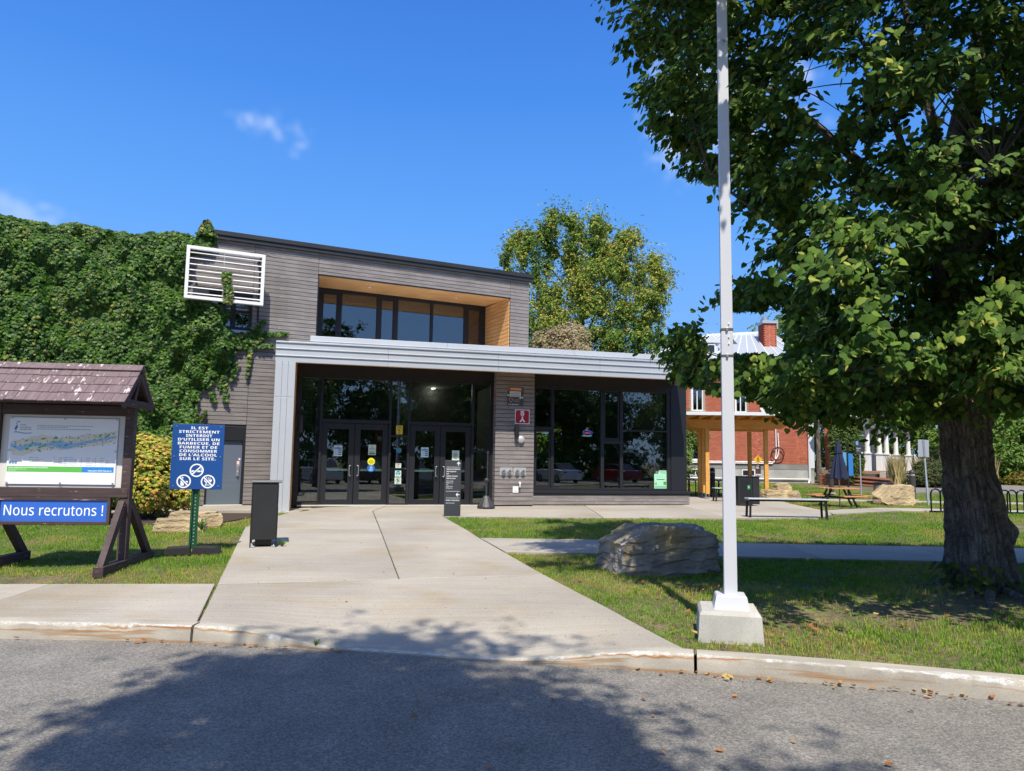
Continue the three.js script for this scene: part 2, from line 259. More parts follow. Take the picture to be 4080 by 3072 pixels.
paving('building_walk', [
  [[-1.49, -16.74], [2.1, -16.98], [2.1, -18.62], [-1.54, -18.0]],
  [[2.115, -16.98], [5.0, -17.4], [5.0, -19.3], [2.115, -18.63]],
  [[5.015, -17.4], [7.3, -17.75], [8.2, -19.1], [8.6, -20.3], [5.015, -19.31]],
  [[-1.53, -18.02], [2.1, -18.64], [2.1, -22.2], [-1.42, -21.2]],
  [[2.115, -18.645], [5.0, -19.32], [5.0, -23], [2.115, -22.4]],
  [[5.015, -19.325], [8.6, -20.32], [8.8, -23.0], [9.2, -26.6], [5.6, -28.5], [5.015, -23.2]],
], .014);
paving('cross_path', [
  [[-.06, -11.30], [1.9, -11.28], [1.9, -12.92], [-.50, -12.94]],
  [[1.912, -11.28], [4.6, -11.08], [4.6, -12.74], [1.912, -12.92]],
  [[4.612, -11.08], [6.7, -10.98], [6.7, -12.68], [4.612, -12.74]],
  [[6.712, -10.98], [10, -10.9], [10, -12.6], [6.712, -12.68]], [[10.02, -10.9], [24, -10.4], [24, -12.1], [10.02, -12.6]],
], .012);
paving('garden_path', [
  [[8.25, -19.15], [11, -21.1], [11, -22.3], [8.65, -20.6]], [[11.02, -21.1], [16, -20.9], [16, -21.9], [11.02, -22.3]], [[16.02, -20.9], [40, -19.5], [40, -20.7], [16.02, -21.9]],
  [[8.9, -26.0], [13, -25.7], [13, -26.5], [9.0, -26.9]], [[13.01, -25.7], [30, -24.5], [30, -25.4], [13.01, -26.5]],
], .02);
paving('left_walk', [[[-9.5, -17.6], [-5.6, -18.1], [-5.9, -20.6], [-9.5, -19.6]]], .02);
struct('driveway', metreUV(slabGeo([[15.5, -31.5], [19, -33.5], [40, -28], [60, -24], [60, -30], [42, -36], [30, -44], [27.5, -50], [24.5, -47.5], [18.5, -38]], .03, .05)), M.asphalt);

// the lawns: one sheet from the kerb back
{
  const xs = [], zs = []; for (let x = -60; x <= 70; x += (x > -12 && x < 16 ? .5 : 3)) xs.push(x);
  for (let k = 0; k <= 70; k++) zs.push(k < 40 ? k * .4 : 16 + (k - 40) * 4.2);
  const pos = [], idx = [], n = zs.length;
  for (const x of xs) for (const d of zs) { const z = kerbZ(x) - .16 - d; pos.push(x, (d < 1.2 ? flatNear(x, z) : ground(x, z)) - .028 + (fbm(x * .9, z * .9, 4, 3) - .5) * .02, z); }
  for (let i = 0; i < xs.length - 1; i++) for (let j = 0; j < n - 1; j++) { const a = i * n + j, b = a + n; idx.push(a, b, a + 1, b, b + 1, a + 1); }
  const g = new THREE.BufferGeometry(); g.setAttribute('position', new THREE.Float32BufferAttribute(pos, 3)); g.setIndex(idx); g.computeVertexNormals();
  // face up
  if (g.attributes.normal.getY(0) < 0) { const ix = g.index.array; for (let i = 0; i < ix.length; i += 3) { const t = ix[i]; ix[i] = ix[i + 1]; ix[i + 1] = t; } g.computeVertexNormals(); }
  const nn = g.attributes.normal.clone(); const gg = metreUV(g); gg.computeVertexNormals();
  struct('lawn', gg, M.soil);
}
// ================================================================ the main building (grey siding, ivy, louvre, recessed upper windows)
const DEG = Math.PI / 180;
const boardGeos = {};
function board(len, h = .1, d = .022, pool = 3) {             // a few variants of grain for each length
  const key = [len.toFixed(3), h, d].join(), v = Math.floor(boardR() * pool); boardGeos[key] ??= [];
  return boardGeos[key][v] ??= metreUV(new RoundedBoxGeometry(len, h, d, 1, .003), v * .713 + len * 3.1, v * .171 + len);
}
const boardR = rng(77);
const main = thing('visitor_centre', 'two storey building clad in grey brown boards with black roof edge', 'building', [-7.26, .282, -20.30], 26.5 * DEG);
{
  const pitch = .1135, wallTop = 7.26;
  // the wall body behind the boards, with the recess, the small window and the door left open
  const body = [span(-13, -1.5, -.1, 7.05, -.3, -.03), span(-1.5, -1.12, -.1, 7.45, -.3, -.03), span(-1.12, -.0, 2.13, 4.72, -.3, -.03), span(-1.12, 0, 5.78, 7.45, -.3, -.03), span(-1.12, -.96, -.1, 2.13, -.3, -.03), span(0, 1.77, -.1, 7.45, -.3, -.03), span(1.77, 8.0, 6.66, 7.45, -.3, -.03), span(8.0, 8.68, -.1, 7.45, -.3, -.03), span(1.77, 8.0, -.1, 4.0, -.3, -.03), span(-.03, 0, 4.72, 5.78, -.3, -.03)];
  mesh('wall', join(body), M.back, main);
  mesh('side_wall', join([span(8.55, 8.68, -.1, 7.45, -9, -.3), span(-13, 8.68, -.1, 7.04, -9.2, -9)]), M.siding, main);
  mesh('roof', join([span(-1.5, 8.66, 7.40, 7.46, -9.1, -.04), span(-13, -1.5, 7.0, 7.05, -9.1, -.04)]), M.dark, main);
  const put = (s0, s1, h) => mesh('siding_board', board(s1 - s0 - .006), M.siding, main, [(s0 + s1) / 2, h, -.006 + (boardR() - .5) * .003]);
  for (let k = 0; ; k++) {
    const h = .10 + k * pitch; if (h > wallTop) break;
    if (h > 7.05) put(-1.5, 0, h); else if (h < 2.16) { put(-2.3, -.97, h); } else if (h > 4.70 && h < 5.82) { put(-2.3, -1.14, h); } else put(-2.3, 0, h);
    put(.004, 1.77, h);
    if (h > 6.68) put(1.774, 8.0, h);
    if (h > 4.45) put(8.004, 8.70, h);
  }
  // folded black roof edge in two bands
  const e1 = mesh('roof_edge', rspan(-1.5, 8.78, 7.375, 7.50, -.25, .14, .006), M.dark, main); mesh('lower_flashing', rspan(-1.5, 8.76, 7.262, 7.371, -.2, .105, .006), M.dark, e1);
  mesh('side_roof_edge', rspan(8.70, 8.78, 7.27, 7.50, -9.1, -.26, .006), M.dark, main);
  // ---- recess
  const D = -1.9, top = 6.66;
  const ceil = group('recess_ceiling', main);
  for (let k = 0; k < 14; k++) { const z = -.05 - k * .136; mesh('plank', board(6.22, .018, .128), M.cedar, ceil, [4.885, top - .02 + (-z) * .045, z - .065], [.045, 0, 0]); }
  mesh('ceiling_deck', box(6.2, .02, 1.95, 4.88, top + .06, -.98), M.cedar, ceil);
  const rw = group('recess_wall', main);
  for (let k = 0; k < 19; k++) { const h = 4.30 + k * .128; mesh('plank', board(1.86, .116, .02), M.cedar, rw, [7.985, h, -.96], [0, Math.PI / 2, 0]); }
  mesh('recess_jamb', join([span(1.77, 1.80, 4.2, 6.65, -1.95, -.01), span(7.998, 8.02, 4.2, 6.7, -1.98, -.03), span(1.76, 8.02, 6.625, 6.66, -.06, .008)]), M.frame, main);
  mesh('recess_floor', span(1.8, 8.0, 4.15, 4.2, -2, -.03), M.metal, main);  // unseen from below; pale metal chosen to bounce sun onto the recess ceiling
  mesh('downlight', join([cyl(.03, .035, .04, 3.5, 6.60, -.75), cyl(.03, .035, .04, 6.4, 6.60, -.75)]), M.white, main);
  // ---- window band at the back of the recess
  const wb = group('recess_window', main);
  const Fz = D, bar1 = (a, b, y0, y1, z = Fz, dd = .09) => mesh('frame', rspan(a, b, y0, y1, z - dd, z, .005), M.frame, wb);
  bar1(1.8, 8.0, 6.60, 6.72); bar1(1.8, 8.0, 4.2, 4.55);
  for (const [a, b] of [[1.8, 2.30], [2.83, 2.945], [4.09, 4.20], [4.70, 4.815], [5.95, 6.045], [7.18, 7.30], [7.82, 8.0]]) bar1(a, b, 4.55, 6.60);
  const casements = [[2.30, 2.83], [4.20, 4.70], [7.30, 7.82]];
  for (const [a, b] of casements) { const c = .06; for (const q of [[a, a + c, 4.55, 6.6], [b - c, b, 4.55, 6.6], [a + c, b - c, 6.52, 6.6], [a + c, b - c, 4.55, 5.20]]) mesh('casement_frame', rspan(q[0], q[1], q[2], q[3], Fz - .06, Fz - .012, .004), M.frame, wb); }
  for (const [a, b, y0] of [[2.36, 2.77, 5.2], [2.945, 4.09, 4.55], [4.26, 4.64, 5.2], [4.815, 5.95, 4.55], [6.045, 7.18, 4.55], [7.36, 7.76, 5.2]]) mesh('pane', span(a, b, y0, 6.6, Fz - .05, Fz - .044), glassUp, wb);
  // the room behind the band
  mesh('room', join([span(1.7, 8.1, 4.1, 4.2, -6.5, -2.0), span(1.7, 8.1, 6.75, 6.85, -6.5, -2.0), span(1.7, 8.1, 4.2, 6.75, -6.6, -6.5), span(1.65, 1.72, 4.1, 6.8, -6.5, -2), span(8.05, 8.12, 4.1, 6.8, -6.5, -2)]), M.plaster, main);
  mesh('roof_beam', join([span(1.75, 8.05, 6.45, 6.72, -2.7, -2.55), span(1.75, 8.05, 6.45, 6.72, -4.2, -4.05)]), M.cedar, main);
  // ---- small window behind the louvre
  const sw = group('small_window', main);
  for (const q of [[-1.10, 0, 5.66, 5.78], [-1.10, 0, 4.80, 4.90], [-1.10, -1.03, 4.90, 5.66], [-.55, -.42, 4.90, 5.66], [-.07, 0, 4.90, 5.66]]) mesh('frame', rspan(q[0], q[1], q[2], q[3], -.14, -.05, .004), M.frame, sw);
  mesh('sill', rspan(-1.14, .02, 4.72, 4.80, -.15, .05, .006), M.galv, sw);
  for (const [a, b] of [[-1.03, -.55], [-.42, -.07]]) mesh('pane', span(a, b, 4.9, 5.66, -.105, -.10), glassUp, sw);
  mesh('room_back', span(-1.4, .3, 4.5, 6, -1.6, -1.5), M.plaster, main);
  // ---- service door
  const d = group('service_door', main);
  mesh('door_leaf', rspan(-.93, -.06, .05, 1.76, -.16, -.115, .004), canvasMat(256, 512, (c, w, h) => {
    c.fillStyle = '#5c6772'; c.fillRect(0, 0, w, h); const r = rng(3);
    for (let i = 0; i < 900; i++) { c.globalAlpha = .03; c.fillStyle = r() > .5 ? '#8796a4' : '#4a545e'; c.beginPath(); c.ellipse(r() * w, r() * h * .5, 8 + r() * 40, 2 + r() * 7, r() * 1.2, 0, 7); c.fill(); }
    c.globalAlpha = .8; c.strokeStyle = '#b8c0c8'; for (let i = 0; i < 16; i++) { c.lineWidth = 1 + r(); c.beginPath(); const x = 40 + r() * 150, y = h * (.55 + r() * .4); c.moveTo(x, y); c.lineTo(x + 4 + r() * 14, y - r() * 5); c.stroke(); }
  }, .45), d);
  for (const q of [[-.99, -.935, 0, 2.11], [-.055, -.004, 0, 2.11], [-.935, -.055, 1.77, 2.11]]) mesh('door_frame', rspan(q[0], q[1], q[2], q[3], -.17, -.04, .004), q[3] - q[2] < .5 ? M.black : M.frame, d);
  mesh('threshold', rspan(-.99, 0, -.02, .045, -.2, .02, .01), mat([.52, .51, .48], .8), d);
  const lk = mesh('lock_plate', rspan(-.19, -.11, .80, 1.10, -.113, -.085, .006), M.steel, d);
  mesh('lever', join([rspan(-.165, -.14, .80, .94, -.085, -.045, .008), cyl(.016, .016, .02, 0, 0, 0).rotateX(Math.PI / 2).translate(-.15, 1.02, -.09)]), M.steel, d);
  mesh('door_notice', plane(.075, .10, -.15, 1.17, -.112), canvasMat(96, 128, (c, w, h) => { c.fillStyle = '#f0eeea'; c.fillRect(0, 0, w, h); c.strokeStyle = '#b03030'; c.lineWidth = 7; c.strokeRect(6, 6, w - 12, h - 12); c.fillStyle = '#c06060'; for (let i = 0; i < 6; i++) c.fillRect(18, 24 + i * 15, 60, 6); }), d);
  mesh('alarm_badge', new THREE.CircleGeometry(.032, 5).rotateZ(Math.PI).translate(-.12, 1.27, -.112), mat([.7, .7, .68], .6), d);
  // wall lamp over the door
  single('wall_lamp', 'small black cylinder lamp on the boards above the service door', 'lamp', cyl(.045, .045, .22, 0, 0, 0, 20), M.black, [...main.localToWorld(V3(-1.06, 2.12, .08)).toArray()]);
}
main.updateMatrixWorld(true);
const toMain = (x, y, z) => main.localToWorld(V3(x, y, z)).toArray();
{ // the white louvred sun screen in front of the small window
  const o = thing('louvre_screen', 'white metal louvre screen fixed in front of the ivy covered upper wall', 'louvre', toMain(-1.78, 5.42, .62), 26.5 * DEG);
  const W = 1.975, H = 1.41, f = .085;
  mesh('frame', join([rspan(0, W, H - f, H, -.06, .06, .006), rspan(0, W, 0, f, -.06, .06, .006), rspan(0, f, f, H - f, -.06, .06, .006), rspan(W - f, W, f, H - f, -.06, .06, .006)]), M.white, o);
  for (let k = 0; k < 8; k++) mesh('slat', rbox(W - 2 * f, .012, .135, .004), M.white, o, [W / 2, f + .075 + k * .155, 0], [.42, 0, 0]);
  mesh('stiffener', rspan(W * .47, W * .485, f, H - f, -.06, -.045), M.white, o);
  for (const x of [.12, W - .1]) for (const y of [.12, H - .1]) mesh('bracket', bar([x, y, -.06], [x, y, -.62], .05, .05), M.black, o);
  mesh('side_rail', rspan(W - .06, W - .02, -.35, H + .18, -.64, -.58, .004), M.black, o);
}

// ================================================================ the entrance pavilion (silver canopy, glazed front, board clad pier)
const pav = thing('entrance_pavilion', 'single storey glazed entrance pavilion with silver metal canopy', 'building', [-4.947, .38, -19.563], 14.5 * DEG);
pav.updateMatrixWorld(true);
const toPav = (x, y, z) => pav.localToWorld(V3(x, y, z)).toArray();
{
  const Z = 1.45;
  // canopy fascia: three rows of panels with ribs between them, in lengths
  const cuts = [-1.22, 1.50, 4.36, 7.20, 10.15], rows = [[3.555, 3.70], [3.722, 3.872], [3.894, 4.02]];
  for (let c = 0; c < 4; c++) for (const [y0, y1] of rows) mesh('fascia_panel', rspan(cuts[c] + .002, cuts[c + 1] - .002, y0, y1, Z - .03, Z, .004), M.metal, pav);
  for (let c = 0; c < 4; c++) { for (const y of [3.711, 3.883]) mesh('fascia_rib', rspan(cuts[c] + .001, cuts[c + 1] - .001, y - .011, y + .011, Z - .03, Z + .028, .004), M.metal, pav); mesh('fascia_cap', rspan(cuts[c] + .001, cuts[c + 1] - .001, 4.022, 4.062, Z - .12, Z + .03, .006), M.metal, pav); }
  for (const [y0, y1] of rows) { mesh('side_fascia_panel', rspan(10.12, 10.15, y0, y1, -4.5, Z - .035, .004), M.metal, pav); mesh('side_fascia_panel', rspan(-1.22, -1.19, y0, y1, -.4, Z - .035, .004), M.metal, pav); }
  // canopy roof with standing seams
  mesh('canopy_roof', span(-1.18, 10.12, 4.00, 4.03, -6, Z - .12), M.metal, pav);
  for (let k = 0; k < 19; k++) mesh('roof_seam', rspan(-.92 + k * .585, -.90 + k * .585, 4.03, 4.085, -.1, Z - .10, .004), M.metal, pav);
  // set back upstand in two bands
  for (const [y0, y1, z] of [[4.03, 4.28, .22], [4.29, 4.43, .20]]) for (const [a, b] of [[-.44, 3.2], [3.204, 6.9], [6.904, 10.1]]) mesh('roof_upstand', rspan(a, b, y0, y1, -.1, z, .005), M.metal, pav);
  mesh('upstand_rib', rspan(-.45, 10.11, 4.278, 4.294, -.1, .25, .004), M.metal, pav);
  mesh('roof_deck', span(-.3, 10.1, 4.2, 4.3, -7.4, -.12), M.metal, pav);
  // soffit boards
  const so = group('soffit', pav);
  for (let k = 0; k < 12; k++) mesh('plank', board(11.3, .018, .132, 3), M.cedar, so, [4.46, 3.79, Z - .10 - k * .14]);
  mesh('soffit_deck', span(-1.18, 10.11, 3.81, 3.84, -.2, Z - .035), M.cedar, so);
  for (const x of [1.72, 4.38]) mesh('downlight', cyl(.03, .03, .05, x, 3.73, .45), M.white, pav);
  for (const x of [6.95, 9.75]) mesh('downlight', cyl(.03, .03, .05, x, 3.73, .30), M.white, pav);
  mesh('fascia_return', rspan(-.73, 10.11, 3.553, 3.575, Z - .12, Z - .032, .003), M.cedar, pav);
  // left wing wall: silver panels outside, boards inside
  const ww = group('wing_wall', pav);
  const pc = [-1.21, -1.045, -.905, -.735];
  for (let k = 0; k < 3; k++) for (const [y0, y1] of [[-.10, 2.69], [2.698, 3.552]]) mesh('metal_panel', rspan(pc[k] + .004, pc[k + 1] - .004, y0, y1, Z - .03, Z, .004), M.metal, ww);
  for (const x of [-1.045, -.905]) mesh('panel_groove', span(x - .006, x + .006, -.10, 3.55, Z - .03, Z - .02), M.galv, ww);
  mesh('outer_panel', span(-1.21, -1.18, -.1, 3.55, -.8, Z - .03), M.metal, ww);
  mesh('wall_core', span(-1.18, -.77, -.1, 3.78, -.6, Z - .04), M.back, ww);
  for (let k = 0; k < 32; k++) mesh('plank', board(1.32, .112, .022), M.cedar, ww, [-.752, -.03 + k * .119, .76], [0, Math.PI / 2, 0]);
  // ---- black header bands
  mesh('header', join([rspan(-.74, 4.60, 3.40, 3.78, -.12, .06, .006), rspan(5.70, 9.985, 3.37, 3.78, -.12, .05, .006)]), M.frame, pav);
  mesh('corner_pier', rspan(9.99, 10.50, .36, 3.78, -.5, .06, .008), M.frame, pav);
  mesh('left_post', rspan(-.735, -.60, -.02, 3.398, -.12, .05, .006), M.frame, pav);
  // ---- entrance glazing
  const eg = group('entrance_glazing', pav);
  const fr = (a, b, y0, y1, p = eg, z0 = -.11, z1 = .04) => mesh('frame', rspan(a, b, y0, y1, z0, z1, .005), M.frame, p);
  fr(-.60, 4.60, 3.345, 3.40); fr(-.11, -.045, 0, 3.345); fr(1.70, 1.758, 0, 3.345); fr(2.205, 2.265, 0, 3.345); fr(3.965, 4.035, 0, 3.345); fr(4.49, 4.60, 0, 3.345);
  fr(-.60, -.11, 0, .07); fr(1.758, 2.205, 0, .06); fr(4.035, 4.49, 0, .07); fr(-.045, 1.70, 2.175, 2.265); fr(2.265, 3.965, 2.175, 2.255); fr(1.758, 2.205, 1.83, 1.875); fr(4.035, 4.49, 1.46, 1.505);
  for (const [a, b, y0, y1] of [[-.60, -.11, .07, 3.345], [-.045, 1.70, 2.265, 3.345], [1.758, 2.205, 1.875, 3.345], [1.758, 2.205, .06, 1.83], [2.265, 3.965, 2.255, 3.345], [4.035, 4.49, 1.505, 3.345], [4.035, 4.49, .07, 1.46]]) mesh('pane', span(a, b, y0, y1, -.04, -.034), glass, eg);
  // ---- four door leaves
  const leafs = [[-.04, .80, 1], [.815, 1.69, -1], [2.275, 3.10, 1], [3.115, 3.96, -1]];
  leafs.forEach(([a, b, side]) => {
    const d = group('door', pav), st = .145;
    for (const q of [[a, a + st, .02, 2.165], [b - st, b, .02, 2.165], [a + st, b - st, 2.01, 2.165], [a + st, b - st, .02, .16]]) mesh('stile', rspan(q[0], q[1], q[2], q[3], -.06, -.012, .004), M.frame, d);
    mesh('pane', span(a + st, b - st, .16, 2.01, -.038, -.032), glass, d);
    mesh('push_bar', rspan(a + st, b - st, .90, .955, -.10, -.075, .006), mat([.42, .58, .46], .4), d);
    const hx = side > 0 ? b - .075 : a + .075;
    mesh('handle', tube([[hx + side * -.0, 1.05, -.012], [hx - side * .0, 1.05, .05], [hx - side * .03, 1.045, .062], [hx - side * .035, 1.02, .065], [hx - side * .035, .81, .065], [hx - side * .03, .785, .062], [hx, .78, .05], [hx, .78, -.012]], .011, 40, 8), M.steel, d);
  });
  mesh('threshold', rspan(-.6, 4.6, -.02, .018, -.15, .09, .006), mat([.52, .51, .48], .8), pav);
  // ---- pier clad in boards, standing proud of the glazing
  const pz = .45, pier = group('pier', pav);
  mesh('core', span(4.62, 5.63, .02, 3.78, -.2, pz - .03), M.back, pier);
  for (let k = 0; k < 33; k++) { const y = .09 + k * .1135; mesh('siding_board', board(1.10), M.siding, pier, [5.095, y, pz - .012]); mesh('siding_board', board(.44), M.siding, pier, [4.555 + .03, y, pz - .25], [0, -Math.PI / 2, 0]); }
  // ---- right window bay
  const rb = group('window_bay', pav);
  const f2 = (a, b, y0, y1, z0 = -.10, z1 = .03) => fr(a, b, y0, y1, rb, z0, z1);
  f2(5.65, 9.99, 3.305, 3.37); f2(5.65, 9.99, .42, .49); f2(5.65, 5.80, .49, 3.305); f2(6.275, 6.36, .49, 3.305); f2(7.79, 7.88, .49, 3.305); f2(8.385, 8.475, .49, 3.305); f2(9.88, 9.99, .49, 3.305);
  f2(5.80, 6.275, 2.13, 2.215); f2(7.88, 8.385, 1.775, 1.86); f2(8.475, 9.88, 2.15, 2.19);
  for (const [a, b, y0, y1] of [[5.80, 6.275, .49, 2.13], [7.88, 8.385, 1.86, 3.305]]) for (const q of [[a, a + .055, y0, y1], [b - .055, b, y0, y1], [a + .055, b - .055, y0, y0 + .08], [a + .055, b - .055, y1 - .06, y1]]) mesh('casement_frame', rspan(q[0], q[1], q[2], q[3], -.06, -.01, .004), M.frame, rb);
  for (const [a, b, y0, y1] of [[5.80, 6.275, 2.215, 3.305], [5.855, 6.22, .57, 2.07], [6.36, 7.79, .49, 3.305], [7.935, 8.33, 1.94, 3.245], [7.88, 8.385, .49, 1.775], [8.475, 9.88, 2.19, 3.305], [8.475, 9.88, .49, 2.15]]) mesh('pane', span(a, b, y0, y1, -.04, -.034), glass, rb);
  mesh('sill', join([rspan(5.66, 10.58, .34, .42, -.1, .16, .006), rspan(5.66, 10.56, .305, .34, -.1, .13, .004)]), M.frame, pav);
  const bs = group('base_cladding', pav); mesh('core', span(5.66, 10.5, .06, .305, -.2, .08), M.stone, bs); mesh('plinth', span(5.66, 10.3, -.06, .05, -.2, .02), M.stone, bs);
  for (let k = 0; k < 3; k++) { const y = .075 + k * .092; mesh('siding_board', board(1.9 + .6 * k, .084), M.siding, bs, [5.66 + (1.9 + .6 * k) / 2, y, .10]); const l = 10.55 - (5.66 + 1.9 + .6 * k) - .004; mesh('siding_board', board(l, .084), M.siding, bs, [10.55 - l / 2, y, .10]); }
  mesh('side_cladding', span(10.48, 10.54, -.02, 3.54, -7, -.02), M.siding, pav);
  // ---- inside: floor, ceiling, side and back walls with the garden windows, a counter and columns
  const inn = group('interior', pav);
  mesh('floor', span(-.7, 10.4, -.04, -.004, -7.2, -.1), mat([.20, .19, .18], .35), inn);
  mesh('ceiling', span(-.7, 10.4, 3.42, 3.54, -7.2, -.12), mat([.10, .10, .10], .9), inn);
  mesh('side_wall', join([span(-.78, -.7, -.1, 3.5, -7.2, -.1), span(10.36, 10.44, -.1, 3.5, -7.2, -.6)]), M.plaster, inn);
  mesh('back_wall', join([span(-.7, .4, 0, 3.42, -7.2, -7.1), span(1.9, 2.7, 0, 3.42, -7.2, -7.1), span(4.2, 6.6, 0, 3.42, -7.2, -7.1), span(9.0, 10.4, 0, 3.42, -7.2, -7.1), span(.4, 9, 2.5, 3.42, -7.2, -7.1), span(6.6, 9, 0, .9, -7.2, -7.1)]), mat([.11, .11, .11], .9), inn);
  mesh('counter', join([rspan(4.6, 7.0, 0, 1.05, -5.2, -4.5), rspan(4.55, 7.05, 1.05, 1.1, -5.25, -4.45)]), mat([.16, .12, .09], .5), inn);
  mesh('display_stand', rspan(6.95, 7.35, .0, 1.15, -1.4, -1.3, .01), mat([.10, .11, .11], .6), inn);
  mesh('partition', rspan(4.7, 4.85, 0, 3.4, -7, -.35), M.plaster, inn);
  mesh('exhibit_panel', plane(.62, 1.15, -.28, 1.55, -1.2), canvasMat(320, 600, (c, w, h) => { c.fillStyle = '#3d4743'; c.fillRect(0, 0, w, h); c.fillStyle = '#0c0e10'; c.font = 'bold 78px serif'; c.textAlign = 'center'; c.fillText('Canon', w / 2, h * .28); c.fillStyle = '#20282c'; for (let i = 0; i < 5; i++) { c.beginPath(); c.ellipse(40 + i * 64, h * .75, 44, 90, 0, 0, 7); c.fill(); } }), inn);
  mesh('rental_board', plane(1.5, .95, 3.1, 2.82, -2.6), canvasMat(600, 380, (c, w, h) => { c.fillStyle = '#5b6b70'; c.fillRect(0, 0, w, h); c.fillStyle = '#1e262a'; c.font = 'bold 40px sans-serif'; c.fillText('LOCATIONS D’EMBARCATIONS', 8, 60); c.fillStyle = '#c6d0d0'; c.fillRect(20, 84, 380, 22); c.fillStyle = '#48616e'; for (let i = 0; i < 4; i++) { c.beginPath(); c.arc(90 + i * 135, 190, 46, 0, 7); c.fill(); } c.fillStyle = '#39464a'; for (let i = 0; i < 8; i++) c.fillRect(40 + (i % 4) * 135, 260 + (i >> 2) * 50, 95, 16); }), inn);
  mesh('red_banner', plane(.22, 1.2, 1.52, 1.5, -1.0), canvasMat(110, 600, (c, w, h) => { c.fillStyle = '#8c2a24'; c.fillRect(0, 0, w, h * .55); c.fillStyle = '#d8cdbf'; c.beginPath(); c.arc(w * .62, h * .25, 34, 0, 7); c.fill(); c.fillStyle = '#8a8a86'; c.fillRect(0, h * .55, w, h * .45); c.fillStyle = '#26221f'; c.font = 'bold 44px sans-serif'; c.fillText('INC', 10, h * .67); }), inn);
  const lampM = new THREE.MeshStandardMaterial({ color: 0xffffff, emissive: lin(1, .93, .8), emissiveIntensity: 1.6 });
  for (const [x, z] of [[.75, -2.0], [2.15, -2.6], [3.2, -2.2]]) { mesh('ceiling_lamp', cyl(.07, .07, .03, x, 3.385, z), lampM, inn); const l = new THREE.PointLight(lin(1, .93, .8), .5); l.castShadow = true; l.name = 'ceiling_light'; l.position.set(x, 3.34, z); inn.add(l); }
}
